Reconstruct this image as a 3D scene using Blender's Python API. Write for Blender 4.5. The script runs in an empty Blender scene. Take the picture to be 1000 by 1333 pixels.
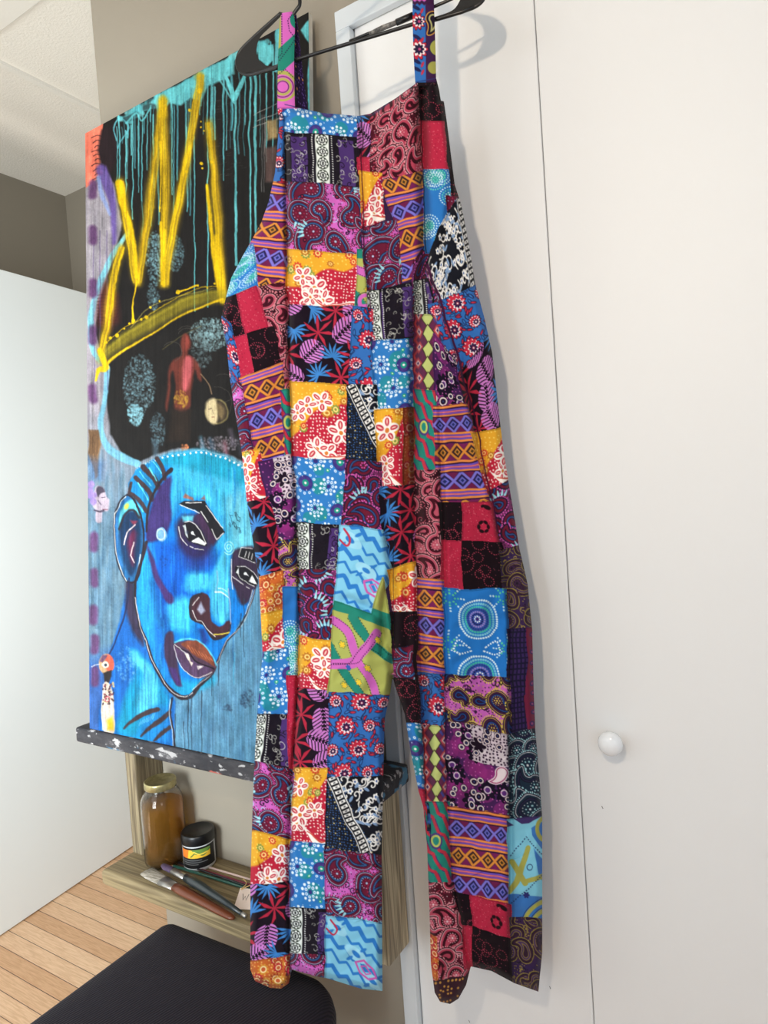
import bpy, bmesh, math, random
import numpy as np
from mathutils import Vector, Matrix

# ------------------------------------------------------------------ camera model
F = 872.35; CX, CY = 500.0, 666.5
YAW, PITCH, ROLL = math.radians(31.683), math.radians(2.185), math.radians(-3.956)
P0 = np.array([0.0, -1.2, 1.45])
def cam_basis():
    cy, sy = math.cos(YAW), math.sin(YAW)
    v = np.array([-sy, cy, 0]); r = np.array([cy, sy, 0]); u = np.array([0, 0, 1.0])
    v2 = v*math.cos(PITCH) - u*math.sin(PITCH); u2 = u*math.cos(PITCH) + v*math.sin(PITCH)
    return r*math.cos(ROLL) + u2*math.sin(ROLL), -r*math.sin(ROLL) + u2*math.cos(ROLL), v2
CR, CU, CV_ = cam_basis()
def rays(x, y):
    x = np.asarray(x, float); y = np.asarray(y, float)
    return CV_*F + CR*(x-CX)[..., None] - CU*(y-CY)[..., None]
def on(axis, x, y, val):
    d = rays(x, y); return P0 + d*((val-P0[axis])/d[..., axis])[..., None]
def proj(p):
    d = p-P0; z = d@CV_
    return CX + F*(d@CR)/z, CY - F*(d@CU)/z
# garment plane: vertical, turned 13 degrees off the wall, left side nearer to the viewer
TH = math.radians(13)
GN = np.array([-math.sin(TH), math.cos(TH), 0.0]); GK = 1.12
def gpt(x, y, D=0.0):
    d = rays(x, y); return P0 + d*((GK+D)/(d@GN))[..., None]

col = bpy.context.scene.collection
def lin(c):
    c = np.asarray(c, float)/255.0
    return np.where(c <= 0.04045, c/12.92, ((c+0.055)/1.055)**2.4)

# ------------------------------------------------------------------ object helpers
def tag(o, label=None, cat=None, group=None, kind=None):
    if label: o['label'] = label
    if cat: o['category'] = cat
    if group: o['group'] = group
    if kind: o['kind'] = kind
    return o
def empty(name, loc, label, cat, group=None):
    o = bpy.data.objects.new(name, None); o.empty_display_size = .05
    o.location = loc; col.objects.link(o); tag(o, label, cat, group); return o
def link(name, me, m=None, parent=None):
    o = bpy.data.objects.new(name, me); col.objects.link(o)
    if m: me.materials.append(m)
    if parent:
        o.parent = parent; o.matrix_parent_inverse = Matrix.Translation(-Vector(parent.location))
    return o
def from_bm(name, bm, m, parent=None, smooth=False):
    bmesh.ops.recalc_face_normals(bm, faces=bm.faces)
    me = bpy.data.meshes.new(name); bm.to_mesh(me); bm.free()
    if smooth:
        me.polygons.foreach_set('use_smooth', [True]*len(me.polygons))
    return link(name, me, m, parent)
def box_bm(bm, x0, x1, y0, y1, z0, z1, bev=0, seg=2):
    g = bmesh.ops.create_cube(bm, size=1)
    for v in g['verts']:
        v.co = Vector(((x0+x1)/2+v.co.x*(x1-x0), (y0+y1)/2+v.co.y*(y1-y0), (z0+z1)/2+v.co.z*(z1-z0)))
    if bev:
        es = set(e for v in g['verts'] for e in v.link_edges)
        bmesh.ops.bevel(bm, geom=list(es), offset=bev, segments=seg, profile=.5, affect='EDGES')
def box(name, x0, x1, y0, y1, z0, z1, m, parent=None, bev=0, seg=2):
    bm = bmesh.new(); box_bm(bm, x0, x1, y0, y1, z0, z1, bev, seg)
    return from_bm(name, bm, m, parent)
def tube_bm(bm, pts, rad, n=10, flat=1.0, up=None):
    pts = [Vector(p) for p in pts]
    rads = rad if hasattr(rad, '__len__') else [rad]*len(pts)
    rings = []; prev = Vector(up) if up is not None else None
    for i, p in enumerate(pts):
        t = (pts[min(i+1, len(pts)-1)]-pts[max(i-1, 0)]).normalized()
        a = prev if prev is not None else (Vector((0, 0, 1)) if abs(t.z) < .9 else Vector((1, 0, 0)))
        s = t.cross(a).normalized(); w = s.cross(t).normalized()
        if up is None: prev = w
        rings.append([bm.verts.new(p+s*math.cos(2*math.pi*k/n)*rads[i]+w*math.sin(2*math.pi*k/n)*rads[i]*flat) for k in range(n)])
    for a, b in zip(rings, rings[1:]):
        for k in range(n): bm.faces.new((a[k], a[(k+1) % n], b[(k+1) % n], b[k]))
    bm.faces.new(rings[0][::-1]); bm.faces.new(rings[-1])
def tube(name, pts, rad, m, parent=None, n=10, flat=1.0, up=None):
    bm = bmesh.new(); tube_bm(bm, pts, rad, n, flat, up)
    return from_bm(name, bm, m, parent, True)
def lathe(name, prof, c, m, parent=None, n=48, cap=True):
    bm = bmesh.new(); rings = []
    for r, z in prof:
        rings.append([bm.verts.new((c[0]+r*math.cos(2*math.pi*k/n), c[1]+r*math.sin(2*math.pi*k/n), c[2]+z)) for k in range(n)])
    for a, b in zip(rings, rings[1:]):
        for k in range(n): bm.faces.new((a[k], a[(k+1) % n], b[(k+1) % n], b[k]))
    if cap: bm.faces.new(rings[0][::-1]); bm.faces.new(rings[-1])
    return from_bm(name, bm, m, parent, True)
def smooth_pts(pts, n=8, closed=False):
    pts = [np.array(p, float) for p in pts]; out = []
    N = len(pts)
    rng = range(N) if closed else range(N-1)
    for i in rng:
        g = (lambda j: pts[j % N]) if closed else (lambda j: pts[min(max(j, 0), N-1)])
        a, b, c, d = g(i-1), g(i), g(i+1), g(i+2)
        for k in range(n):
            t = k/n
            out.append(.5*((2*b)+(-a+c)*t+(2*a-5*b+4*c-d)*t*t+(-a+3*b-3*c+d)*t**3))
    if not closed: out.append(pts[-1])
    return out

# ------------------------------------------------------------------ materials
def mat(name, c=(200, 200, 200), rough=.6, **kw):
    m = bpy.data.materials.new(name); m.use_nodes = True
    b = m.node_tree.nodes['Principled BSDF']
    b.inputs['Base Color'].default_value = (*lin(c), 1); b.inputs['Roughness'].default_value = rough
    for k, v in kw.items(): b.inputs[k].default_value = v
    return m
def nd(m, t, **kw):
    n = m.node_tree.nodes.new(t)
    for k, v in kw.items():
        if k in n.inputs: n.inputs[k].default_value = v
        else: setattr(n, k, v)
    return n
def lk(m, a, b): m.node_tree.links.new(a, b)
def bump(m, scale, strength, dist=.002, detail=2, stretch=(1, 1, 1)):
    b = m.node_tree.nodes['Principled BSDF']
    tc = nd(m, 'ShaderNodeTexCoord'); mp = nd(m, 'ShaderNodeMapping'); mp.inputs['Scale'].default_value = stretch
    n = nd(m, 'ShaderNodeTexNoise'); n.inputs['Scale'].default_value = scale; n.inputs['Detail'].default_value = detail
    bp = nd(m, 'ShaderNodeBump'); bp.inputs['Strength'].default_value = strength; bp.inputs['Distance'].default_value = dist
    lk(m, tc.outputs['Object'], mp.inputs[0]); lk(m, mp.outputs[0], n.inputs['Vector'])
    lk(m, n.outputs['Fac'], bp.inputs['Height']); lk(m, bp.outputs[0], b.inputs['Normal'])
    return m
def noisy(m, c1, c2, scale, stretch=(1, 1, 1), detail=4, p0=.35, p1=.65, rough=.6, extra=None):
    b = m.node_tree.nodes['Principled BSDF']
    tc = nd(m, 'ShaderNodeTexCoord'); mp = nd(m, 'ShaderNodeMapping'); mp.inputs['Scale'].default_value = stretch
    n = nd(m, 'ShaderNodeTexNoise'); n.inputs['Scale'].default_value = scale; n.inputs['Detail'].default_value = detail
    n.inputs['Roughness'].default_value = rough
    r = nd(m, 'ShaderNodeValToRGB')
    r.color_ramp.elements[0].position = p0; r.color_ramp.elements[0].color = (*lin(c1), 1)
    r.color_ramp.elements[1].position = p1; r.color_ramp.elements[1].color = (*lin(c2), 1)
    for p, c in (extra or []):
        e = r.color_ramp.elements.new(p); e.color = (*lin(c), 1)
    lk(m, tc.outputs['Object'], mp.inputs[0]); lk(m, mp.outputs[0], n.inputs['Vector'])
    lk(m, n.outputs['Fac'], r.inputs[0]); lk(m, r.outputs[0], b.inputs['Base Color'])
    return m
def attr_mat(name, rough, bscale, bstr, spec=.3, sheen=0):
    m = mat(name, rough=rough); b = m.node_tree.nodes['Principled BSDF']
    a = nd(m, 'ShaderNodeAttribute'); a.attribute_name = 'print'
    lk(m, a.outputs['Color'], b.inputs['Base Color'])
    b.inputs['Specular IOR Level'].default_value = spec
    b.inputs['Sheen Weight'].default_value = sheen
    bump(m, bscale, bstr, .0006, 2)
    return m
def wood(name, c1, c2, stretch, scale=6):
    m = mat(name, rough=.65); b = m.node_tree.nodes['Principled BSDF']
    tc = nd(m, 'ShaderNodeTexCoord'); mp = nd(m, 'ShaderNodeMapping'); mp.inputs['Scale'].default_value = stretch
    n = nd(m, 'ShaderNodeTexNoise'); n.inputs['Scale'].default_value = scale; n.inputs['Detail'].default_value = 1.5
    n.inputs['Distortion'].default_value = .6
    mu = nd(m, 'ShaderNodeMath', operation='MULTIPLY'); mu.inputs[1].default_value = 9
    fr = nd(m, 'ShaderNodeMath', operation='PINGPONG'); fr.inputs[1].default_value = 1
    n2 = nd(m, 'ShaderNodeTexNoise'); n2.inputs['Scale'].default_value = scale*9; n2.inputs['Detail'].default_value = 4
    mx = nd(m, 'ShaderNodeMath', operation='MULTIPLY_ADD'); mx.inputs[1].default_value = .45
    r = nd(m, 'ShaderNodeValToRGB')
    r.color_ramp.elements[0].position = .1; r.color_ramp.elements[0].color = (*lin(c1), 1)
    r.color_ramp.elements[1].position = .95; r.color_ramp.elements[1].color = (*lin(c2), 1)
    lk(m, tc.outputs['Object'], mp.inputs[0]); lk(m, mp.outputs[0], n.inputs['Vector']); lk(m, mp.outputs[0], n2.inputs['Vector'])
    lk(m, n.outputs['Fac'], mu.inputs[0]); lk(m, mu.outputs[0], fr.inputs[0]); lk(m, n2.outputs['Fac'], mx.inputs[0]); lk(m, fr.outputs[0], mx.inputs[2])
    mm = nd(m, 'ShaderNodeMath', operation='MULTIPLY'); mm.inputs[1].default_value = .75
    lk(m, mx.outputs[0], mm.inputs[0]); lk(m, mm.outputs[0], r.inputs[0]); lk(m, r.outputs[0], b.inputs['Base Color'])
    return m

# ------------------------------------------------------------------ tiny 2-D drawing library (albedo only)
def seg_d(X, Y, ax, ay, bx, by):
    dx, dy = bx-ax, by-ay; L = dx*dx+dy*dy+1e-9
    t = np.clip(((X-ax)*dx+(Y-ay)*dy)/L, 0, 1)
    return np.hypot(X-ax-t*dx, Y-ay-t*dy), t
def poly_sd(X, Y, pts):
    d = np.full(X.shape, 1e9); inside = np.zeros(X.shape, bool); n = len(pts)
    for i in range(n):
        ax, ay = pts[i]; bx, by = pts[(i+1) % n]
        d = np.minimum(d, seg_d(X, Y, ax, ay, bx, by)[0])
        if ay != by:
            c = ((ay > Y) != (by > Y)) & (X < (bx-ax)*(Y-ay)/(by-ay)+ax); inside ^= c
    return np.where(inside, -d, d)
class Cv:
    def __init__(s, x0, y0, x1, y1, S):
        s.x0, s.y0, s.S = x0, y0, S
        s.W, s.H = int((x1-x0)*S), int((y1-y0)*S)
        s.a = np.zeros((s.H, s.W, 3)); s.cov = np.zeros((s.H, s.W), bool)
    def win(s, bx0, by0, bx1, by1):
        i0 = max(0, int((by0-s.y0)*s.S)); i1 = min(s.H, int((by1-s.y0)*s.S)+2)
        j0 = max(0, int((bx0-s.x0)*s.S)); j1 = min(s.W, int((bx1-s.x0)*s.S)+2)
        if i1 <= i0 or j1 <= j0: return None
        Y, X = np.mgrid[i0:i1, j0:j1]
        return (slice(i0, i1), slice(j0, j1)), X/s.S+s.x0, Y/s.S+s.y0
    def blend(s, sl, m, c, grain=None):
        m = np.clip(m, 0, 1)[..., None]; s.a[sl] = s.a[sl]*(1-m)+np.asarray(c, float)*m
    def poly(s, pts, c, a=1, soft=.6, sm=0):
        if sm: pts = smooth_pts(pts, sm, True)
        P = np.array(pts, float); pad = soft+1
        w = s.win(P[:, 0].min()-pad, P[:, 1].min()-pad, P[:, 0].max()+pad, P[:, 1].max()+pad)
        if not w: return
        sl, X, Y = w; d = poly_sd(X, Y, P); s.blend(sl, a*np.clip(.5-d/(2*soft), 0, 1), c)
    def stroke(s, pts, w, c, a=1, soft=.5, sm=0):
        if sm: pts = smooth_pts(pts, sm)
        P = np.array(pts, float); n = len(P)
        ws = np.interp(np.linspace(0, 1, n), np.linspace(0, 1, len(w)), w) if hasattr(w, '__len__') else np.full(n, w)
        pad = ws.max()/2+soft+1
        wn = s.win(P[:, 0].min()-pad, P[:, 1].min()-pad, P[:, 0].max()+pad, P[:, 1].max()+pad)
        if not wn: return
        sl, X, Y = wn; d = np.full(X.shape, 1e9)
        for i in range(n-1):
            dd, t = seg_d(X, Y, *P[i], *P[i+1]); d = np.minimum(d, dd-(ws[i]*(1-t)+ws[i+1]*t)/2)
        s.blend(sl, a*np.clip(.5-d/(2*soft), 0, 1), c)
    def circ(s, x, y, r, c, a=1, soft=.5, ry=None, rot=0):
        ry = ry or r; R = max(r, ry)+soft+1
        w = s.win(x-R, y-R, x+R, y+R)
        if not w: return
        sl, X, Y = w; dx, dy = X-x, Y-y
        ca, sa = math.cos(rot), math.sin(rot); u, v = dx*ca+dy*sa, -dx*sa+dy*ca
        d = (np.hypot(u/r, v/ry)-1)*min(r, ry); s.blend(sl, a*np.clip(.5-d/(2*soft), 0, 1), c)
    def mottle(s, x, y, rx, ry, c, rnd, dens=.5, a=.8, size=1.2):
        for _ in range(int(rx*ry*dens)):
            r, t = math.sqrt(rnd.random()), rnd.random()*6.28
            s.circ(x+rx*r*math.cos(t)*rnd.uniform(.5, 1.1), y+ry*r*math.sin(t), rnd.uniform(.4, size), c, a*rnd.uniform(.3, 1), .6)
    def sample(s, x, y):
        u = np.clip((x-s.x0)*s.S, 0, s.W-1.001); v = np.clip((y-s.y0)*s.S, 0, s.H-1.001)
        i, j = v.astype(int), u.astype(int); fv, fu = (v-i)[..., None], (u-j)[..., None]
        A = s.a
        return (A[i, j]*(1-fu)+A[i, j+1]*fu)*(1-fv)+(A[i+1, j]*(1-fu)+A[i+1, j+1]*fu)*fv
def grid_mesh(name, pts, cols, mask, m, parent=None):
    """pts (h,w,3), cols (h,w,3 sRGB 0-255), mask (h,w) bool on vertices"""
    h, w = mask.shape; q = mask[:-1, :-1] & mask[1:, :-1] & mask[:-1, 1:] & mask[1:, 1:]
    used = np.zeros((h, w), bool)
    used[:-1, :-1] |= q; used[1:, :-1] |= q; used[:-1, 1:] |= q; used[1:, 1:] |= q
    idx = np.full((h, w), -1, np.int64); idx[used] = np.arange(used.sum())
    V = pts[used]; i, j = np.nonzero(q)
    Fc = np.stack([idx[i, j], idx[i+1, j], idx[i+1, j+1], idx[i, j+1]], 1).astype(np.int32)
    me = bpy.data.meshes.new(name); me.vertices.add(len(V)); me.vertices.foreach_set('co', V.astype(np.float32).ravel())
    nf = len(Fc); me.loops.add(nf*4); me.loops.foreach_set('vertex_index', Fc.ravel())
    me.polygons.add(nf); me.polygons.foreach_set('loop_start', np.arange(0, nf*4, 4, dtype=np.int32))
    me.polygons.foreach_set('use_smooth', np.ones(nf, bool)); me.update(calc_edges=True)
    ca = me.color_attributes.new('print', 'FLOAT_COLOR', 'POINT')
    C4 = np.ones((len(V), 4), np.float32); C4[:, :3] = lin(cols[used]); ca.data.foreach_set('color', C4.ravel())
    return link(name, me, m, parent)
# ------------------------------------------------------------------ cloth prints, drawn in patch coordinates (1 unit ~ 1.3 mm)
class Pt:
    def __init__(s, S_, T_, w, h, seed):
        s.s, s.t, s.w, s.h = S_, T_, w, h; s.c = np.zeros(S_.shape+(3,)); s.r = random.Random(seed); s.aa = .42
    def mix(s, m, c):
        m = np.clip(m, 0, 1)[..., None]; s.c = s.c*(1-m)+np.asarray(c, float)*m
    def dm(s, d, c, a=1): s.mix(a*np.clip(.5-d/(2*s.aa), 0, 1), c)
    def base(s, c): s.c[:] = c
    def rect(s, x0, y0, x1, y1, c): s.dm(np.maximum(np.maximum(x0-s.s, s.s-x1), np.maximum(y0-s.t, s.t-y1)), c)
    def circ(s, x, y, r, c, a=1): s.dm(np.hypot(s.s-x, s.t-y)-r, c, a)
    def ell(s, x, y, rx, ry, rot, c):
        ca, sa = math.cos(rot), math.sin(rot); dx, dy = s.s-x, s.t-y
        s.dm((np.hypot((dx*ca+dy*sa)/rx, (-dx*sa+dy*ca)/ry)-1)*min(rx, ry), c)
    def ring(s, x, y, r, w, c): s.dm(np.abs(np.hypot(s.s-x, s.t-y)-r)-w/2, c)
    def line(s, pts, w, c, sm=0, dash=None):
        if sm: pts = smooth_pts(pts, sm)
        d = np.full(s.s.shape, 1e9); n = len(pts)
        ws = np.interp(np.linspace(0, 1, n), np.linspace(0, 1, len(w)), w) if hasattr(w, '__len__') else [w]*n
        if dash:
            L = 0; al = np.zeros(s.s.shape)
        for i in range(n-1):
            dd, t = seg_d(s.s, s.t, *pts[i], *pts[i+1]); dd = dd-(ws[i]*(1-t)+ws[i+1]*t)/2
            if dash:
                l = math.hypot(pts[i+1][0]-pts[i][0], pts[i+1][1]-pts[i][1]); k = dd < d; al[k] = (L+t*l)[k]; L += l
            d = np.minimum(d, dd)
        if dash: d = np.where((al % dash) < dash*.6, d, 5)
        s.dm(d, c)
        return d
    def flower(s, x, y, r, n, c, out=None, ph=0, amp=.35, ow=1.0):
        dx, dy = s.s-x, s.t-y; R = np.hypot(dx, dy); th = np.arctan2(dy, dx)+ph
        d = R-r*(1-amp+amp*np.abs(np.cos(n*th/2)))
        if out is not None: s.dm(d-ow, out)
        s.dm(d, c)
    def dotring(s, x, y, r, n, dr, c):
        th = np.arctan2(s.t-y, s.s-x); k = np.round(th/(2*math.pi/n))*(2*math.pi/n)
        s.dm(np.hypot(s.s-x-r*np.cos(k), s.t-y-r*np.sin(k))-dr, c)
    def dots(s, sp, r, c, jit=.5, thin=1.0, m=None):
        ii, jj = np.floor(s.s/sp), np.floor(s.t/sp)
        h1 = np.modf(np.abs(np.sin(ii*12.9898+jj*78.233+s.w))*43758.5)[0]; h2 = np.modf(h1*97.31)[0]; h3 = np.modf(h1*531.7)[0]
        d = np.hypot(s.s-(ii+.5+(h1-.5)*jit)*sp, s.t-(jj+.5+(h2-.5)*jit)*sp)-r
        d = np.where(h3 < thin, d, 5)
        if m is not None: d = np.where(m, d, 5)
        s.dm(d, c)
    def zig(s, t0, amp, per, w, c, ph=0, vert=False):
        a, b = (s.t, s.s) if vert else (s.s, s.t)
        z = np.abs(((a+ph)/per) % 1-.5)*2*amp; sl = math.hypot(1, 4*amp/per/1.0)
        s.dm(np.abs(b-t0-z)/sl*1.0-w/2, c)
    def diam(s, cx, cy, rx, ry, c): s.dm((np.abs(s.s-cx)/rx+np.abs(s.t-cy)/ry-1)*min(rx, ry)*.8, c)
    def comma(s, x, y, R, ang, fl, cols, curl=2.4):
        """paisley drop: concentric bands cols = [(inset, colour), ...]; returns the distance field"""
        d = np.full(s.s.shape, 1e9); px, py, a = x, y, ang; n = 12
        for k in range(n+1):
            q = k/n; rr = R*(1-q)**.75+.12*R
            d = np.minimum(d, np.hypot(s.s-px, s.t-py)-rr)
            a = ang+fl*curl*q; px += math.cos(a)*R*.26; py += math.sin(a)*R*.26
        for ins, c in cols: s.dm(d+ins, c)
        return d
    def scroll(s, x, y, R, w, c, ang=0, fl=1, turns=1.3):
        pts = [(x+R*(1-.85*q)*math.cos(ang+fl*q*turns*6.28), y+R*(1-.85*q)*math.sin(ang+fl*q*turns*6.28)) for q in np.linspace(0, 1, 16)]
        s.line(pts, w, c)

W_ = (238, 232, 232)
def p_bluedots(p):
    p.base((38, 118, 196)); R = p.r
    for _ in range(int(p.w*p.h/900)+1): p.circ(R.uniform(0, p.w), R.uniform(0, p.h), R.uniform(7, 12), (28, 140, 150), .8)
    sp = 30; k = 0
    for j in range(int(p.h/sp)+2):
        for i in range(int(p.w/sp)+2):
            x, y = i*sp+(j % 2)*15-4, j*sp+2; k += 1
            if k % 2:
                p.circ(x, y, 9.5, (50, 45, 125)); p.flower(x, y, 8, 6, (70, 50, 130), None); p.circ(x, y, 4.2, (20, 150, 130)); p.circ(x, y, 1.5, W_)
                p.dotring(x, y, 12.5, 12, 1.7, (225, 240, 250)); p.dotring(x, y, 12.5, 12, .7, (60, 120, 200))
            else:
                p.dotring(x, y, 6, 7, 1.9, (225, 240, 250)); p.dotring(x, y, 6, 7, .8, (50, 110, 190)); p.dotring(x, y, 10.5, 11, 1.8, (225, 240, 250))
                p.circ(x, y, 2.6, (50, 45, 125)); p.circ(x+14, y+11, 2.4, (30, 165, 120)); p.circ(x+14, y+11, .9, W_)
    p.dots(9, .6, (200, 230, 245), .8, .5)
def p_bandana(p, strip=.5):
    p.base((22, 16, 28)); R = p.r; x = p.w*strip
    for a, b in ((.08, .3), (.72, .93)): p.rect(p.w*a, 4, p.w*b, p.h-3, (70, 42, 108))
    for _ in range(int(p.w*p.h/55)):
        xx, yy = R.uniform(0, p.w), R.uniform(0, p.h)
        if abs(xx-x) < 13: continue
        p.scroll(xx, yy, R.uniform(3, 6.5), .8, R.choice([(190, 190, 180), (15, 10, 18), (150, 150, 140), (15, 10, 18)]), R.uniform(0, 6), R.choice([-1, 1]), .8)
    p.rect(x-10, 0, x+10, p.h, (24, 22, 28)); p.rect(x-8.5, 0, x+8.5, p.h, (222, 228, 222))
    t = 7
    while t < p.h+8:
        p.circ(x, t, 7.4, (40, 50, 40)); p.flower(x, t, 6.6, 8, (228, 232, 226)); p.circ(x, t, 4.2, (35, 35, 40)); p.circ(x, t, 3, (215, 220, 215)); p.rect(x-1, t-2, x+1, t+2, (25, 25, 30)); t += 15.5
    for o in (-12.5, 12.5): p.dm(np.where((p.t % 3) < 1.7, np.abs(p.s-x-o)-.8, 5), (200, 200, 200))
def p_bandedge(p): p_bandana(p, .1)
def paisleys(p, bg, blob, inner, outl, dotc, light, n=None, R0=(9, 16), extra=None, sp=25):
    p.base(bg); R = p.r; p.dots(4.2, .8, outl, .8, .55); p.dots(6, .7, light, .8, .5)
    for _ in range(int(p.w*p.h/170)+2): p.scroll(R.uniform(0,p.w), R.uniform(0,p.h), R.uniform(3,7), R.uniform(.8,1.6), R.choice([outl, blob, light, outl]), R.uniform(0,6), R.choice([-1,1]), 1.0)
    for j in range(int(p.h/sp)+2):
        for i in range(int(p.w/sp)+2):
            x = i*sp+(j % 2)*13+R.uniform(-7, 7); y = j*sp+R.uniform(-7, 7); rr = R.uniform(*R0)*.68
            a, fl = R.uniform(0, 6.28), R.choice([-1, 1])
            d = p.comma(x, y, rr, a, fl, [(-2.4, outl), (-1.3, light), (-.5, blob), (2.2, outl), (3, inner), (5, outl), (5.8, blob)])
            th = np.arctan2(p.t-y, p.s-x); m = np.abs(d-3.6)
            p.dm(np.where((th*rr/1.9) % 1 < .55, m-.9, 5), dotc)
            if rr > 9: p.dotring(x, y, rr*.34, 6, 1.0, dotc); p.circ(x, y, 1.4, light); p.dotring(x, y, rr*.62, 13, .6, light)
            if R.random() < .7: p.scroll(x+13, y+12, R.uniform(3.5, 6), 1.0, outl, a, fl, 1.1)
            if R.random() < .6: p.circ(x+R.uniform(9, 16), y-9, 2.2, blob); 
            if R.random() < .5: p.circ(x-11, y+11, 2.6, outl); p.circ(x-11, y+11, 1.3, dotc)
            if extra and R.random() < .5:
                for k in range(5):
                    q = a+k*.3; p.line([(x+14*math.cos(q), y+14*math.sin(q)), (x+21*math.cos(q), y+21*math.sin(q))], (3.4, 1.2), extra)
def p_pinkpais(p): paisleys(p, (206, 90, 188), (104, 18, 48), (44, 84, 140), (30, 14, 38), (150, 26, 60), (170, 190, 225), R0=(13, 21), extra=(150, 215, 230), sp=35)
def p_darkpais(p): paisleys(p, (120, 40, 96), (110, 18, 44), (40, 70, 130), (26, 14, 36), (205, 80, 170), (60, 30, 70), extra=(150, 215, 230))
def p_maroon(p): paisleys(p, (52, 10, 24), (190, 74, 96), (70, 10, 26), (40, 8, 18), (210, 120, 130), (214, 160, 165))
def p_maroonw(p):
    paisleys(p, (84, 16, 34), (186, 60, 84), (60, 8, 22), (48, 8, 20), (225, 140, 150), (226, 190, 195))
def p_pinkyel(p): paisleys(p, (196, 88, 180), (58, 24, 60), (30, 60, 130), (24, 12, 30), (215, 190, 70), (205, 170, 60), sp=30)
def p_dkyel(p): paisleys(p, (52, 32, 74), (52, 28, 50), (70, 44, 90), (150, 128, 54), (60, 34, 70), (28, 18, 36))
def p_dkteal(p): paisleys(p, (26, 24, 48), (22, 40, 58), (30, 30, 60), (16, 14, 30), (150, 200, 205), (205, 205, 210), R0=(15, 22))
def wflower(p, x, y, r, ph):
    for q in (0, 1, 2):
        for k in range(5):
            a = ph+k*1.2566; f = (1, .5, .16)[q]
            p.ell(x+r*.62*math.cos(a), y+r*.62*math.sin(a), r*.46*(1, .74, .5)[q], r*.38*f, a, ((246, 238, 228), (198, 34, 56), (244, 206, 190))[q])
    p.circ(x, y, r*.26, (246, 238, 228)); p.circ(x, y, r*.17, (220, 120, 40))
def p_yelred(p, red=.55):
    p.base((236, 168, 34)); R = p.r
    f = (p.s/p.w*.55+p.t/p.h)+.06*np.sin(p.s*.11+p.w)-1.45*(1-red)-.02
    p.dm(-f*20, (192, 26, 52)); m = f > 0
    p.dots(4.4, 1.0, (246, 225, 215), .5, .8, m); p.dots(5.5, .9, (250, 214, 90), .6, .7, ~m)
    for _ in range(int(p.w*p.h/260)):
        x, y = R.uniform(0, p.w), R.uniform(0, p.h)
        if x/p.w*.55+y/p.h < 1.55*(1-red)+.1:
            r = R.uniform(3, 5.5); c = R.choice([(190, 110, 30), (214, 66, 40), (130, 150, 60)])
            p.flower(x, y, r+1.4, 9, c); p.circ(x, y, r*.66, (250, 215, 120)); p.circ(x, y, r*.35, c)
    for _ in range(max(2, int(p.w*p.h/1100))):
        x, y = R.uniform(.1, .95)*p.w, R.uniform(.2, .95)*p.h; wflower(p, x, y, R.uniform(11, 16), R.uniform(0, 6))
    x = p.w*.3; p.line([(x, p.h*.72), (x+14, p.h*.95), (x+34, p.h*.98), (p.w, p.h*.9)], (1, 6, 6, 2), (246, 236, 226), 5); p.line([(x+6, p.h*.84), (x+22, p.h*.96), (p.w, p.h*.93)], (1, 2, 1), (206, 70, 50), 5)
def p_orange(p):
    p.base((206, 96, 34)); R = p.r; p.dots(4.5, .9, (240, 180, 90), .5, .8)
    for _ in range(int(p.w*p.h/130)+2):
        x, y, r = R.uniform(0, p.w), R.uniform(0, p.h), R.uniform(3.5, 6)
        p.flower(x, y, r+2, 10, R.choice([(176, 60, 26), (214, 140, 40), (190, 34, 44)])); p.circ(x, y, r*.8, (244, 214, 150)); p.circ(x, y, r*.52, (200, 84, 40))
def monstera(p, x, y, r, a, c):
    dx, dy = p.s-x, p.t-y; ca, sa = math.cos(a), math.sin(a); u, v = dx*ca+dy*sa, -dx*sa+dy*ca
    body = (np.hypot(u/1.15, v)-r*(.92-.25*np.clip(u/r, -1, 1))); slit = np.abs(((u+np.abs(v)*.55)/4.6) % 1-.5)*4.6-.75
    cut = np.where(np.abs(v) > 1.6, -slit, -9); spine = -(np.abs(v)-.5)
    p.dm(np.maximum(np.maximum(body, -(slit)*np.where(np.abs(v) > r*.18, 1, -9)), spine), c)
def starleaf(p, x, y, r, n, c, a0, spread=6.28, w=3.6):
    for k in range(n):
        a = a0+spread*k/n; p.line([(x, y), (x+r*.55*math.cos(a), y+r*.55*math.sin(a)), (x+r*math.cos(a+.1), y+r*math.sin(a+.1))], (1.2, w, .5), c)
def p_tropic(p):
    p.base((24, 12, 26)); R = p.r; sp = 30; k = R.randrange(3)
    for j in range(int(p.h/sp)+2):
        for i in range(int(p.w/sp)+2):
            x, y = i*sp+R.uniform(-3, 3)+(j % 2)*10-2, j*sp+R.uniform(-3, 3)+3; k += 1
            if k % 3 == 0: monstera(p, x, y, R.uniform(14, 17), R.uniform(0, 6), (204, 116, 200))
            elif k % 3 == 1: starleaf(p, x, y, 19, 10, (52, 128, 206), R.uniform(0, 6), 4.6, 3.4)
            else: starleaf(p, x, y, 23, 7, (186, 32, 58), R.uniform(0, 6), 6.28, 4.4)
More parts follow.
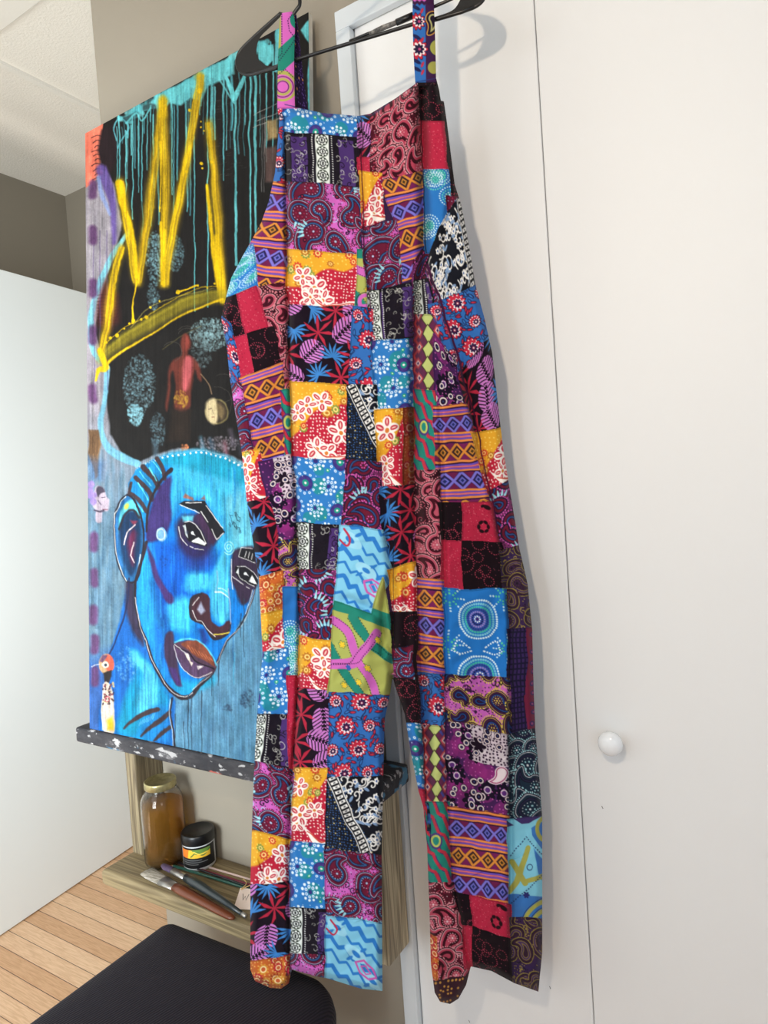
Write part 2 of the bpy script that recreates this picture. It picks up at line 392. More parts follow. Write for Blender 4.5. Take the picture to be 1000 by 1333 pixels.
def p_carn(p):
    p.base((42, 104, 184)); R = p.r; sp = 31
    for j in range(-1, int(p.h/sp)+2):
        for i in range(-1, int(p.w/sp)+2):
            x, y = i*sp+(j % 2)*15+6, j*sp+10
            p.line([(x, y), (x+9, y+12), (x+4, y+22), (x+16, y+30)], 1.1, (20, 22, 58), 4)
            for q in range(11):
                a = R.uniform(0, 6.28); u, v = x+R.uniform(9, 21)*math.cos(a), y+R.uniform(8, 19)*math.sin(a)
                p.ell(u, v, 4.2, 1.9, a+1, (20, 22, 58)); p.ell(u, v, 3.3, 1.2, a+1, R.choice([(196, 36, 62), (44, 110, 190)]))
    for j in range(-1, int(p.h/sp)+2):
        for i in range(-1, int(p.w/sp)+2):
            x, y = i*sp+(j % 2)*15+6+R.uniform(-2, 2), j*sp+10; f = 1 if (i+j) % 2 else .62; ph = R.uniform(0, 6)
            p.flower(x, y, 12.5*f, 13, (202, 34, 60), (24, 18, 46), ph, .25, 1); p.dotring(x, y, 9.6*f, 11, .9, (238, 214, 220)); p.flower(x+1.5, y+2, 7.6*f, 9, (238, 226, 230), None, ph, .3)
            p.flower(x+1.5, y+1.5, 6*f, 8, (46, 24, 66), None, ph, .3); p.circ(x+1.5, y+1.5, 2.2*f, (140, 30, 70)); p.circ(x+1.5, y+1.5, 1, W_)
def p_aztec(p, off=0, k=1.28):
    T0, S0 = p.t, p.s; p.t = T0/k; p.s = S0/k
    p.base((70, 28, 84)); P = 58.0; o, pk, pu, bl, dk = (240, 138, 60), (232, 106, 110), (104, 72, 190), (52, 70, 170), (44, 16, 52)
    t = (p.t+off) % P
    def band(a, b, c): p.dm(np.maximum(a-t, t-b), c)
    band(0, 2.6, o); band(2.6, 4, dk); band(4, 6, pu); band(6, 7.6, pk); band(7.6, 9.6, (120, 70, 180)); band(9.6, 11.4, o); band(11.4, 12.6, dk)
    band(29, 31.6, o); band(31.6, 33.2, pu); band(33.2, 35.2, pk); band(35.2, 37, pu); band(37, 39.4, o); band(39.4, 40.5, dk)
    def row(c0, h, per, oc, ic, tri):
        band(c0-h, c0+h, dk); x = np.abs((p.s/per) % 1-.5)*per; y = np.abs(t-c0); q = x/(per/2)+y/h
        m = (y < h)
        p.dm(np.where(m & (q > 1.28), -1.0, 5), tri)
        p.dm(np.where(m, np.abs(q-1)*h*.62-1.15, 5), oc); p.dm(np.where(m, (q-.62)*h*.62, 5), ic); p.dm(np.where(m, np.abs(q-.34)*h*.6-.5, 5), oc)
    row(20.8, 8.4, 15, (120, 110, 214), (30, 44, 110), (110, 24, 72)); row(49.4, 8.4, 15, (226, 138, 48), (70, 54, 24), (120, 26, 84))
    p.s, p.t = S0, T0
def p_aztec2(p): p_aztec(p, 30)
def p_aztec3(p): p_aztec(p, 44)
def p_red(p): p.base((188, 30, 62)); p.dots(4, .45, (226, 120, 130), .9, .5); p.dots(5, .5, (130, 16, 40), .9, .5)
def p_black(p):
    p.base((22, 8, 16)); R = p.r
    for _ in range(int(p.w*p.h/420)+1):
        x, y, r = R.uniform(0, p.w), R.uniform(0, p.h), R.uniform(5, 11); p.dotring(x, y, r, int(r*2.2), .62, (196, 60, 84))
    p.dots(7, .45, (180, 80, 100), .9, .5)
def p_paw(p):
    p_red(p); x, y = p.w*.62, p.h*.6
    for k in range(6): p.ell(x+6.5*math.cos(k*1.05), y+6.5*math.sin(k*1.05), 3.4, 2.2, k*1.05+1.57, (34, 8, 18))
    p.ell(p.w*.82, p.h*.14, 5, 3, .5, (34, 8, 18)); p.ell(p.w*.7, p.h*.1, 3, 2, -.5, (34, 8, 18))
def p_chain(p, flip=False):
    p.base((20, 24, 36)); R = p.r; s0 = p.s; 
    if flip: p.s = p.w-p.s
    p.dots(3.6, .75, (46, 96, 170), .4, .9); p.dots(7, 1.0, (190, 170, 110), .4, .6)
    p.dm(-(p.s-(p.w*.0+p.t*.5)-14), (18, 20, 30))
    for _ in range(int(p.w*p.h/210)+2):
        x, y = R.uniform(.2, 1)*p.w, R.uniform(0, .9)*p.h
        if x > y*.5+12:
            p.scroll(x, y, R.uniform(6, 10), 1.7, (232, 228, 222), R.uniform(0, 6), R.choice([-1, 1]), 1.0); p.flower(x+6, y-5, 4, 5, (232, 228, 222)); p.circ(x+6, y-5, 1.3, (44, 80, 150))
            p.ell(x-7, y+5, 4.5, 1.8, R.uniform(0, 3), (120, 150, 190))
    d = (p.s-(p.w*.0+p.t*.5))/1.12; along = (p.t+p.s*.5)/1.12
    p.dm(np.abs(d-4)-6.2, (16, 16, 22)); p.dm(np.abs(d+2.2)-.6, (230, 226, 220)); p.dm(np.abs(d-10)-.8, (230, 226, 220))
    p.dm(np.maximum(np.abs(d-4)-4.2, np.abs((along % 6.4)-3.2)-1.9), (234, 230, 224)); p.dm(np.maximum(np.abs(d-4)-1.2, np.abs((along % 6.4)-3.2)-.7), (30, 30, 40))
    p.s = s0
def p_chainf(p): p_chain(p, True)
def p_ikat(p):
    p.base((122, 200, 232)); R = p.r; b = (36, 120, 204)
    for k in range(-3, 9):
        o = k*19; pts = []
        for q in range(12): pts.append((q*9.0-10, o+q*9*.62+(4.5 if q % 2 else -3.5)))
        p.line(pts, 5.4 if k % 2 else 3.4, b)
    for k in range(3):
        x, y = p.w*(.2+.3*k), p.h*(.15+.34*k); p.ell(x, y, 16, 8, .55, (150, 214, 238)); p.ell(x, y, 6, 3, .55, b); p.ell(x+10, y-7, 5, 2, -.6, b); p.ell(x-9, y+6, 5, 2, -.6, b)
    x, y = p.w*.68, p.h*.7; pts = [(x-15, y-9), (x-4, y-13), (x+8, y-6), (x+15, y+6), (x+4, y+10), (x-8, y+4), (x-15, y-9)]
    p.line(pts, 2.6, (206, 84, 170)); p.line([(x-7, y-5), (x, y-7), (x+7, y+2), (x, y+4), (x-7, y-5)], 1.8, (206, 84, 170))
    p.line([(6, 4), (15, 16), (11, 24), (1, 17)], 2.4, (196, 40, 70), 4)
def p_green(p):
    p.base((172, 178, 84)); R = p.r; g, k = (26, 132, 112), (204, 92, 184)
    p.rect(-9, -9, p.w+9, 11, g)
    A = [[(-4, 24), (20, 34), (34, 60), (58, 84), (66, 112)], [(60, 22), (42, 52), (30, 70), (-4, 84)]]
    B = [[(-4, 60), (16, 84), (44, 108), (60, 124)], [(26, 14), (50, 36), (84, 46)]]
    for q in B: p.line(q, 13, g, 6); p.line([(a+7, b-3) for a, b in q], .9, (18, 40, 40), 6, 3.4); p.line([(a-7, b+3) for a, b in q], .9, (18, 40, 40), 6, 3.4)
    for q in A: p.line(q, 12, k, 6); p.line([(a+6.5, b-3) for a, b in q], .9, (50, 20, 50), 6, 3.4); p.line([(a-6.5, b+3) for a, b in q], .9, (50, 20, 50), 6, 3.4)
    for x, y in ((14, 52), (52, 68), (20, 104), (62, 30), (40, 92)): p.flower(x, y, 4.6, 6, (238, 196, 40), (30, 90, 80), 0, .5, .6)
    for x, y in ((24, 78),): p.flower(x, y, 4, 6, (50, 90, 180))
    p.ring(p.w-4, p.h-8, 9, 5, k); p.ring(p.w-4, p.h-8, 13, .9, (50, 20, 50))
def p_bigblue(p):
    p.base((26, 116, 204)); cs = [(p.w*.52, p.h*.33), (p.w*.52, p.h*.98)]
    for x, y in [(8, p.h*.1), (6, p.h*.64), (p.w-4, p.h*.08), (p.w-3, p.h*.66)]:
        for k in range(8):
            a = k*.785; 
            for q in (6, 10, 14, 18): p.circ(x+q*math.cos(a), y+q*math.sin(a), 1.3, (80, 200, 150) if q < 12 else (190, 225, 240))
    for x, y in cs:
        p.circ(x, y, 17, (56, 74, 170), .8)
        for r, c, q in ((4, (230, 235, 240), 1.1), (7.5, (30, 30, 90), 1.3), (10.5, (150, 130, 200), 1.3), (14, (30, 60, 140), 1.4), (17.5, (60, 190, 170), 1.5), (21.5, (120, 200, 220), 1.5), (26, (214, 236, 244), 1.4)):
            p.dotring(x, y, r, int(r*2.0), q, c)
        p.circ(x, y, 2, (60, 30, 100))
    for s0 in (-1, 1):
        p.line([(p.w*.5+s0*10, p.h*.66), (p.w*.5+s0*24, p.h*.58), (p.w*.5+s0*30, p.h*.68)], 2.2, (220, 238, 245), 6, 3.6); p.line([(p.w*.5+s0*8, p.h*.7), (p.w*.5+s0*22, p.h*.74), (p.w*.5+s0*32, p.h*.7)], 2.2, (220, 238, 245), 6, 3.6)
def p_smallblue(p):
    p.base((34, 116, 200)); R = p.r
    for k in range(int(p.w*p.h/420)+1):
        x, y = R.uniform(0, p.w), R.uniform(0, p.h); p.circ(x, y, 7, (30, 150, 150), .7)
        for r in (3, 6, 9.5, 13): p.dotring(x, y, r, int(r*2), .95, R.choice([(200, 232, 240), (90, 210, 180), (200, 232, 240)]))
def p_circles(p):
    p.base((66, 26, 82)); R = p.r
    for _ in range(int(p.w*p.h/500)+1):
        x, y = R.uniform(0, p.w), R.uniform(0, p.h); p.circ(x, y, 12, (150, 36, 120), .6)
    for _ in range(int(p.w*p.h/700)+1):
        x, y = R.uniform(0, p.w), R.uniform(0, p.h); p.flower(x, y, 13, 8, (22, 10, 34), None, 0, .3); p.circ(x, y, 5, (90, 40, 120)); p.ring(x, y, 4, 1.4, (225, 210, 215))
    p.dots(5.2, .8, (200, 90, 170), .4, .6)
    m = (p.s > p.w*.4) & (p.t < p.h*.42) & (p.h > 80)
    p.mix(m*.9, (222, 208, 212)); p.dots(4.6, 1.3, (40, 14, 44), .5, .9, m)
    if p.h > 80: p.flower(p.w*.5, p.h*.22, 10, 6, (26, 12, 30), (222, 208, 212), 0, .5, 1)
    for _ in range(int(p.w*p.h/300)+3):
        x, y, r = R.uniform(0, p.w), R.uniform(0, p.h), R.uniform(2.4, 4.2); p.circ(x, y, r+1.5, (30, 12, 40)); p.ring(x, y, r, 1.6, (226, 208, 206)); p.circ(x, y, 1.1, (40, 60, 110))
    if p.h > 80: p.comma(p.w*.86, p.h*.5, 8, 1.7, 1, [(0, (226, 208, 212)), (1.4, (150, 30, 90)), (2.6, (226, 208, 212))], 1.6)
def p_lime(p):
    p.base((96, 34, 70)); x = p.w*.5; t = -6
    p.zig(0, 7, 20, 2, (170, 50, 60), 0, True); p.zig(p.w-9, 7, 20, 2, (60, 60, 140), 5, True)
    while t < p.h+10:
        p.diam(x, t+9, 8.5, 12.5, (54, 44, 30)); p.diam(x, t+9, 7, 11, (186, 196, 110)); t += 20
    for o in (-12, 12):
        t = 0
        while t < p.h+8: p.diam(x+o, t, 5, 8.5, (190, 60, 70)); p.diam(x+o, t, 3, 5, (225, 190, 180)); p.diam(x+o, t, 1.4, 2.6, (60, 30, 90)); t += 20
def p_teal(p):
    p.base((24, 132, 116)); R = p.r
    for k in range(-2, 8):
        pts = [(q*7-4, k*24+q*11+(4 if q % 2 else -4)) for q in range(8)]
        p.line([(a+3, b+3) for a, b in pts], 3, (70, 40, 110)); p.line(pts, 4, (196, 42, 64))
    p.ell(p.w*.4, p.h*.45, 8, 12, 0, (70, 50, 120)); p.ell(p.w*.4, p.h*.45, 6, 9, 0, (190, 196, 90)); p.ell(p.w*.4, p.h*.45, 3.4, 6, 0, (24, 132, 116))
def p_ltblue(p):
    p.base((120, 198, 222)); w, h = p.w, p.h; ol, nb = (166, 164, 72), (34, 52, 100)
    p.dm(seg_d(p.s, p.t, w*1.05, h*.0, w*1.3, h*.5)[0]-26, (50, 112, 188)); p.dm(seg_d(p.s, p.t, 0, h*1.02, w, h*1.05)[0]-36, (50, 112, 188)); p.dm(seg_d(p.s, p.t, 0, -6, w*.7, -6)[0]-15, (60, 44, 100))
    p.line([(-3, h*.18), (w*.5, h*.1), (w*1.1, -4)], 7, (120, 198, 222)); p.line([(0, -4), (w*.55, h*.2), (w*1.05, h*.46)], 7, (120, 198, 222))
    p.line([(4, h*.42), (w*.42, h*.64)], 7.5, ol); p.line([(w*.5, h*.3), (w*.2, h*.62), (0, h*.72)], 7.5, ol); p.line([(w*.4, h*.62), (w*.95, h*.56)], 7, ol)
    for r in (11, 22, 33): p.ring(w*1.1, h*1.06, r, 5.5, ol); p.ring(w*1.1, h*1.06, r+4, 1, nb)
    for r in (8, 18): p.ring(w*1.1, h*.12, r, 5, ol)
    for q in ([(2, h*.36), (w*.45, h*.2), (w, h*.42)], [(2, h*.84), (w*.5, h*.7), (w, h*.5)]): p.line(q, 1.2, nb, 0, 3.6)
    p.flower(w*.45, h*.76, 4.5, 6, (40, 40, 110)); p.ring(w*.55, h*.48, 3.6, 1, nb)
def p_net(p):
    p.base((112, 26, 56)); m = p.s < p.w*.62+np.sin(p.t*.05)*2
    p.mix(m*1., (50, 30, 84)); d = np.minimum(np.abs((p.s % 5)-2.5)-.9, np.abs((p.t % 7)-3.5)-1.0); p.dm(np.where(m, d, 5), (22, 16, 44))
    p.dots(13, 3.2, (50, 30, 90), .2, .9, ~m); p.dots(13, 1.6, (150, 60, 110), .2, .9, ~m)
def p_strap(p):
    g, k, o = (26, 132, 112), (212, 92, 186), (172, 172, 78); p.base(k); w, h = p.w, p.h
    p.dm(p.s-5+np.maximum(0, p.t-80)*.6, o); p.dm(np.hypot(p.s-w-5, p.t-34)-12, g)
    p.dm(np.maximum(np.abs(p.t-82-(8-p.s*.9))-17, -9*np.ones_like(p.s)), g); p.dm(np.hypot(p.s-6, p.t-120)-20, o); p.dm(np.hypot(p.s-6, p.t-121)-16, k); p.ring(7, 121, 10, 3, o)
    for q in ([(6, 0), (6, 78), (0, 84)], [(w, 22), (14, 34), (16, 48), (w, 58), (w-4, 64), (2, 88)], [(0, 106), (10, 98), (w, 112)]): p.line(q, 1.1, (40, 20, 60), 0, 3.2)
    p.ring(7, 121, 13.4, 1, (60, 20, 70)); p.ring(7, 121, 7.4, 1, (60, 20, 70))
def p_strapr(p):
    p.base((40, 104, 184)); w = p.w; p.rect(w*.52, -5, w+9, p.h+9, (60, 26, 70))
    p.rect(-5, -60, w*.55, 62, (206, 88, 184)); p.ring(w*.5, 48, 7, 3.4, (166, 160, 70)); p.zig(62, 3, 6, 2, (60, 20, 60))
    for y, f in ((88, 1), (124, 1.3)):
        p.flower(w*.22, y, 11*f, 11, (196, 34, 58), (24, 18, 46)); p.flower(w*.28, y, 7.5*f, 9, (238, 226, 226)); p.flower(w*.28, y, 5.5*f, 8, (36, 22, 56)); p.circ(w*.3, y, 1.8, (190, 60, 110))
    for y in (70, 108, 140, 150): p.ell(w*.2, y, 6, 2.4, .5, (24, 30, 80)); p.ell(w*.4, y+4, 4, 1.6, 2, (196, 40, 64))
    for y in (20, 44): p.scroll(w*.75, y, 6, 1.3, (214, 120, 60), y, 1, 1.2)
    p.comma(w*.78, 84, 7, 1.3, 1, [(-2, (228, 160, 60)), (-.8, (30, 20, 40)), (2, (180, 176, 110)), (4, (30, 20, 40))], 1.2)
    p.circ(w*.95, 122, 11, (166, 164, 72)); p.ring(w*.95, 122, 11, 1.2, (40, 30, 70)); p.circ(w*.95, 122, 3, (30, 30, 70)); p.circ(w*.8, 148, 8, (160, 158, 70))
def p_dark(p): p.base((30, 18, 48)); p.dots(3.4, .7, (90, 66, 140), .7, .6); p.dots(8, 1.2, (180, 120, 60), .7, .25)
def p_brown(p): p_orange(p); p.c *= np.array([.55, .42, .5])
def p_hem(p): p.base((60, 30, 40)); p.dots(5, 1.4, (210, 150, 60), .4, .7)

PATCHES = []
def put(cv, quad, fn, seed=0, pad=1.2):
    """quad: corners TL,TR,BR,BL (or any polygon whose first, second and last points span the frame)"""
    Q = np.array(quad, float); c = Q.mean(0)
    o, ex, ey = Q[0], Q[1]-Q[0], Q[-1]-Q[0]; w, h = np.linalg.norm(ex), np.linalg.norm(ey)
    wn = cv.win(Q[:, 0].min()-2, Q[:, 1].min()-2, Q[:, 0].max()+2, Q[:, 1].max()+2)
    if not wn: return
    sl, X, Y = wn; sd = poly_sd(X, Y, [tuple(q) for q in Q]); m = sd < pad
    if len(Q) == 4:    # inverse bilinear by a few Newton steps
        u = np.full(X[m].shape, .5); v = u.copy(); x, y = X[m], Y[m]; A, B, C_, D_ = Q[0], Q[1], Q[2], Q[3]
        for _ in range(6):
            px = A[0]*(1-u)*(1-v)+B[0]*u*(1-v)+C_[0]*u*v+D_[0]*(1-u)*v-x; py = A[1]*(1-u)*(1-v)+B[1]*u*(1-v)+C_[1]*u*v+D_[1]*(1-u)*v-y
            xu = (B[0]-A[0])*(1-v)+(C_[0]-D_[0])*v; yu = (B[1]-A[1])*(1-v)+(C_[1]-D_[1])*v
            xv = (D_[0]-A[0])*(1-u)+(C_[0]-B[0])*u; yv = (D_[1]-A[1])*(1-u)+(C_[1]-B[1])*u
            det = xu*yv-xv*yu; det = np.where(np.abs(det) < 1e-6, 1e-6, det)
            u = np.clip(u-(px*yv-xv*py)/det, -.3, 1.3); v = np.clip(v-(xu*py-px*yu)/det, -.3, 1.3)
        w = (w+np.linalg.norm(Q[2]-Q[3]))/2; h = (h+np.linalg.norm(Q[2]-Q[1]))/2; S_, T_ = u*w, v*h
    else:
        M = np.array([[ex[0]/w, ey[0]/h], [ex[1]/w, ey[1]/h]]); I = np.linalg.inv(M)
        dx, dy = X[m]-o[0], Y[m]-o[1]; S_, T_ = I[0, 0]*dx+I[0, 1]*dy, I[1, 0]*dx+I[1, 1]*dy
        w = max(w, S_.max()); h = max(h, T_.max())
    p = Pt(S_, T_, w, h, seed*7+13); fn(p)
    # the seam: a thin darker stitch line
    k = np.clip(1-np.abs(sd[m])/.9, 0, 1)[..., None]*.35
    blk = cv.a[sl]; blk[m] = p.c*(1-k)+p.c*.25*k; cv.a[sl] = blk; cv.cov[sl] |= m
# ------------------------------------------------------------------ the patchwork overalls
G = Cv(276, -70, 720, 1320, 2.0)
G.a[:] = (44, 24, 60)
fillp = [
 # left side panel
 ([(362,138),(377,138),(378,240),(354,240)],p_carn),
 ([(350,236),(378,240),(377,375),(316,392),(316,320)],p_aztec),
 ([(318,322),(330,318),(336,376),(292,392),(298,350)],p_smallblue),
 ([(333,374),(378,366),(380,512),(352,520)],p_maroon),
 ([(282,392),(309,383),(320,434),(298,446)],p_black),([(309,383),(334,372),(348,427),(320,436)],p_red),
 ([(300,441),(322,434),(332,482),(308,496)],p_red),([(322,434),(355,426),(367,474),(332,484)],p_black),
 ([(284,408),(300,420),(314,492),(320,560),(300,560)],p_carn),
 ([(314,491),(368,472),(377,600),(338,608)],p_aztec2),
 ([(296,500),(314,498),(330,592),(310,600)],p_pinkpais),
 ([(366,508),(384,506),(386,602),(374,602)],p_teal),
 ([(312,590),(338,584),(352,648),(320,656)],p_yelred),
 ([(338,602),(384,592),(390,704),(362,726),(350,650)],p_circles),
 ([(322,655),(350,647),(370,744),(332,756)],p_tropic),
 ([(362,704),(390,700),(394,768),(368,768)],p_pinkyel),
 ([(332,752),(367,744),(374,846),(338,850)],p_orange),
 ([(338,800),(371,796),(374,846),(340,850)],p_yelred),
 ([(368,766),(394,766),(393,884),(373,884)],p_smallblue),
 ([(338,848),(375,845),(378,934),(334,934)],p_bluedots),
 ([(334,930),(378,933),(380,1002),(326,994)],p_bandedge),
 ([(374,882),(391,882),(386,1002),(376,1002)],p_red),
 ([(374,1002),(386,1002),(384,1100),(376,1100)],p_aztec),
 ([(322,988),(378,1003),(379,1096),(320,1082)],p_pinkpais),
 ([(320,1080),(379,1094),(379,1150),(322,1156)],p_yelred),
 ([(320,1152),(379,1148),(382,1247),(322,1258)],p_tropic),
 ([(320,1254),(382,1245),(384,1294),(322,1294)],p_orange),
 # centre front, left column
 ([(368,134),(468,150),(467,182),(370,173)],p_bluedots),
 ([(370,172),(467,181),(469,246),(373,237)],p_bandana),
 ([(373,236),(469,245),(469,334),(375,327)],p_pinkpais),
 ([(375,326),(468,333),(464,403),(376,397)],p_yelred),
 ([(466,325),(482,325),(482,402),(462,402)],p_green),
 ([(376,396),(463,402),(458,505),(378,497)],p_tropic),
 ([(378,497),(454,503),(453,602),(382,596)],p_yelred),
 ([(383,596),(452,602),(447,687),(387,680)],p_bluedots),
 ([(387,680),(446,686),(438,746),(390,743)],p_bandedge),
 ([(390,743),(438,745),(432,836),(390,830)],p_darkpais),
 ([(390,830),(433,835),(431,902),(388,900)],p_yelred),
 ([(386,899),(431,901),(429,1002),(383,1000)],p_tropic),
 ([(382,1000),(429,1001),(425,1101),(380,1096)],p_yelred),
 ([(378,1096),(427,1100),(427,1184),(377,1181)],p_bluedots),
 ([(377,1181),(427,1183),(427,1247),(379,1242)],p_bandedge),
 ([(379,1242),(427,1246),(430,1278),(378,1270)],p_pinkpais),
 # centre front, right column
 ([(466,147),(487,147),(487,206),(466,222)],p_tropic),
 ([(466,205),(486,202),(486,226),(467,226)],p_red),
 ([(482,150),(548,100),(550,226),(484,242)],p_maroonw),
 ([(468,222),(497,226),(499,286),(471,297)],p_yelred),
 ([(496,238),(552,222),(556,352),(515,372),(515,292)],p_aztec3),
 ([(472,296),(516,288),(524,370),(478,380)],p_pinkpais),
 ([(478,379),(542,368),(542,440),(483,448)],p_bandedge),
 ([(460,402),(484,402),(489,506),(455,506)],p_carn),
 ([(483,447),(543,440),(544,532),(488,537)],p_bluedots),
 ([(453,503),(489,501),(496,603),(450,602)],p_chain),
 ([(488,536),(526,532),(526,634),(495,637)],p_yelred),([(525,532),(546,530),(546,630),(525,634)],p_brown),
 ([(450,601),(496,603),(498,690),(447,687)],p_darkpais),
 ([(495,636),(546,628),(546,732),(500,742)],p_tropic),
 ([(444,686),(498,690),(512,746),(484,800),(435,786)],p_ikat),
 ([(436,782),(483,800),(498,752),(516,850),(508,907),(428,903)],p_green),
 ([(505,742),(548,730),(550,800),(513,800)],p_yelred),
 ([(508,798),(552,796),(554,946),(520,946)],p_black),
 ([(512,846),(536,840),(540,884),(514,880)],p_pinkpais),
 ([(522,944),(556,944),(560,1034),(540,1034)],p_bluedots),
 ([(538,1030),(562,1030),(564,1090),(550,1090)],p_red),
 ([(430,903),(510,905),(501,1013),(427,1016)],p_carn),
 ([(427,1014),(501,1012),(500,1117),(423,1106)],p_chain),
 ([(423,1104),(501,1115),(501,1204),(425,1195)],p_pinkpais),
 ([(424,1192),(501,1203),(502,1296),(424,1280)],p_ikat),
 # right side
 ([(538,340),(572,300),(606,500),(568,540),(538,460)],p_darkpais),
 ([(540,366),(560,362),(566,412),(540,416)],p_bandedge),
 ([(544,100),(572,98),(584,160),(549,160)],p_black),
 ([(549,160),(584,160),(590,222),(551,222)],p_red),
 ([(551,222),(588,222),(586,300),(566,330),(554,330)],p_smallblue),
 ([(578,130),(584,130),(602,262),(588,262)],p_black),
 ([(582,256),(606,256),(612,300),(586,300)],p_pinkpais),
 ([(554,346),(572,300),(600,250),(618,300),(624,380),(580,404)],p_chainf),
 ([(558,398),(622,372),(644,430),(602,490),(578,455)],p_carn),
 ([(539,412),(567,412),(574,458),(568,510),(539,510)],p_lime),
 ([(564,436),(592,470),(604,528),(566,532)],p_circles),
 ([(598,488),(640,434),(658,556),(618,574)],p_tropic),
 ([(539,508),(568,508),(571,614),(540,614)],p_teal),
 ([(566,527),(606,526),(640,652),(569,656)],p_aztec),
 ([(614,566),(656,556),(668,622),(636,642)],p_yelred),
 ([(637,640),(668,622),(682,718),(656,720)],p_darkpais),
 ([(540,612),(573,612),(579,753),(543,752)],p_maroon),
 ([(572,655),(602,655),(603,705),(574,704)],p_black),([(602,655),(640,655),(652,706),(603,705)],p_paw),
 ([(574,704),(603,705),(604,766),(577,764)],p_red),([(603,705),(654,706),(661,768),(604,766)],p_black),
 ([(650,716),(682,708),(698,826),(662,826)],p_dkyel),
 ([(543,752),(578,755),(582,880),(546,874)],p_aztec2),
 ([(577,765),(660,768),(664,885),(580,880)],p_bigblue),
 ([(660,820),(700,818),(702,952),(663,958)],p_net),
 ([(546,876),(580,879),(580,948),(550,946)],p_carn),
 ([(579,878),(664,884),(664,956),(580,942)],p_pinkyel),
 ([(550,945),(581,945),(582,1047),(556,1049)],p_lime),
 ([(580,940),(664,955),(664,1062),(583,1050)],p_circles),
 ([(662,955),(700,948),(712,1066),(663,1070)],p_dkteal),
 ([(554,1045),(585,1045),(590,1152),(556,1152)],p_teal),
 ([(584,1050),(664,1062),(664,1180),(591,1166)],p_aztec),
 ([(663,1068),(712,1062),(712,1199),(663,1197)],p_ltblue),
 ([(556,1150),(591,1150),(614,1220),(614,1312),(556,1312)],p_maroonw),
 ([(592,1162),(614,1166),(616,1209),(602,1208)],p_black),([(613,1166),(664,1179),(666,1226),(615,1208)],p_paw),
 ([(601,1206),(616,1208),(620,1262),(606,1262)],p_red),([(615,1207),(666,1225),(672,1286),(618,1266)],p_black),
 ([(663,1196),(712,1198),(708,1296),(669,1284)],p_dkyel),
 ([(554,1215),(567,1222),(569,1275),(556,1268)],p_orange),
 ([(560,1278),(612,1272),(608,1312),(560,1312)],p_hem),
 # straps
 ([(361,-8),(384,-8),(386,140),(361,140)],p_strap),
 ([(533,-60),(572,-60),(572,106),(536,106)],p_strapr),
]
for i, (q, fn) in enumerate(fillp): put(G, q, fn, i)
G.stroke([(549,150),(551,240),(555,330)], 1.0, (30,14,24)); G.stroke([(470,152),(473,300),(482,402)], 1.2, (60,20,50))
G.stroke([(556,345),(564,362),(576,400),(588,440),(600,480),(616,540),(634,620),(650,690)], [4,3,3,1.5,1.5], (70,18,60), 1, .5, 5)
G.stroke([(554,347),(562,366),(573,402),(584,440)], .9, (150,40,90), 1, .4, 5)
G.stroke([(371,136),(420,147),(466,150),(484,148),(545,106),(568,102)], 1.0, (40,50,110))

# outline of the whole garment front (without straps)
OUT = [(365,137),(372,137),(420,147),(466,151),(482,148),(515,128),(545,106),(568,102),(572,118),(574,131),(578,132),(582,160),(587,200),(592,240),(601,268),(609,310),(619,370),(631,415),(641,460),(650,540),(656,590),(666,650),(676,712),(687,760),(693,820),(695,900),(697,950),(703,1020),(706,1065),(706,1240),(701,1291),(670,1280),(640,1264),(613,1258),(607,1282),(597,1300),(586,1307),(573,1304),(566,1292),(561,1255),(559,1180),(556,1100),(551,1050),(545,1030),(536,985),(527,930),(515,895),(511,880),(508,903),(501,935),(499,1012),(497,1115),(498,1290),(470,1287),(428,1274),(412,1271),(380,1262),(376,1280),(366,1287),(352,1286),(332,1277),(326,1262),(326,1150),(328,1080),(330,1020),(334,940),(342,850),(337,752),(327,690),(321,650),(315,590),(305,530),(299,490),(295,450),(288,414),(294,388),(301,362),(315,335),(328,312),(340,290),(350,262),(358,225),(362,180)]
def smst(x, a, b):
    t = np.clip((x-a)/(b-a), 0, 1); return t*t*(3-2*t)
SP = 0.72
ys = np.arange(96, 1312, SP); xs = np.arange(282, 712, SP)
XX, YY = np.meshgrid(xs, ys); SD = poly_sd(XX, YY, OUT)
rn_ = np.random.RandomState(11)
def vnoise(X, Y, sx, sy):
    T = rn_.normal(0, 1, (64, 64)); u = (X/sx) % 63; v = (Y/sy) % 63; i = v.astype(int); j = u.astype(int); fu = u-j; fv = v-i
    fu = fu*fu*(3-2*fu); fv = fv*fv*(3-2*fv); i1 = (i+1) % 64; j1 = (j+1) % 64
    return (T[i, j]*(1-fu)+T[i, j1]*fu)*(1-fv)+(T[i1, j]*(1-fu)+T[i1, j1]*fu)*fv
def pdist(pts):
    pts = smooth_pts(pts, 4); yy = np.array([p[1] for p in pts]); xx = np.array([p[0] for p in pts])
    sx = XX-np.interp(YY, yy, xx)     # signed horizontal distance to a mostly vertical path
    end = np.maximum(0, np.maximum(yy[0]-YY, YY-yy[-1])); return sx, end
def valley(pts, depth, w, fade=30):
    sx, e = pdist(pts); return depth*np.exp(-(sx/w)**2)*np.exp(-(e/fade)**2)
def step(pts, depth, w, side=1, reach=40, fade=30):
    sx, e = pdist(pts); q = sx*side; return depth*smst(q, -w, w)*np.exp(-np.maximum(0, q)/reach)*np.exp(-(e/fade)**2)
D = np.zeros_like(XX)
C1 = [(372,150),(375,300),(377,400),(380,520),(386,640),(391,760),(390,880),(384,980),(378,1100),(379,1270)]
C2 = [(549,110),(552,240),(553,330),(543,400),(540,520),(542,640),(546,760),(551,880),(556,1000),(560,1080)]
D += step(C1, .020, 2.2, -1, 60) + valley(C1, .014, 4.0)
D += step(C2, -.004, 3, 1, 30) + valley(C2, .030, 7)
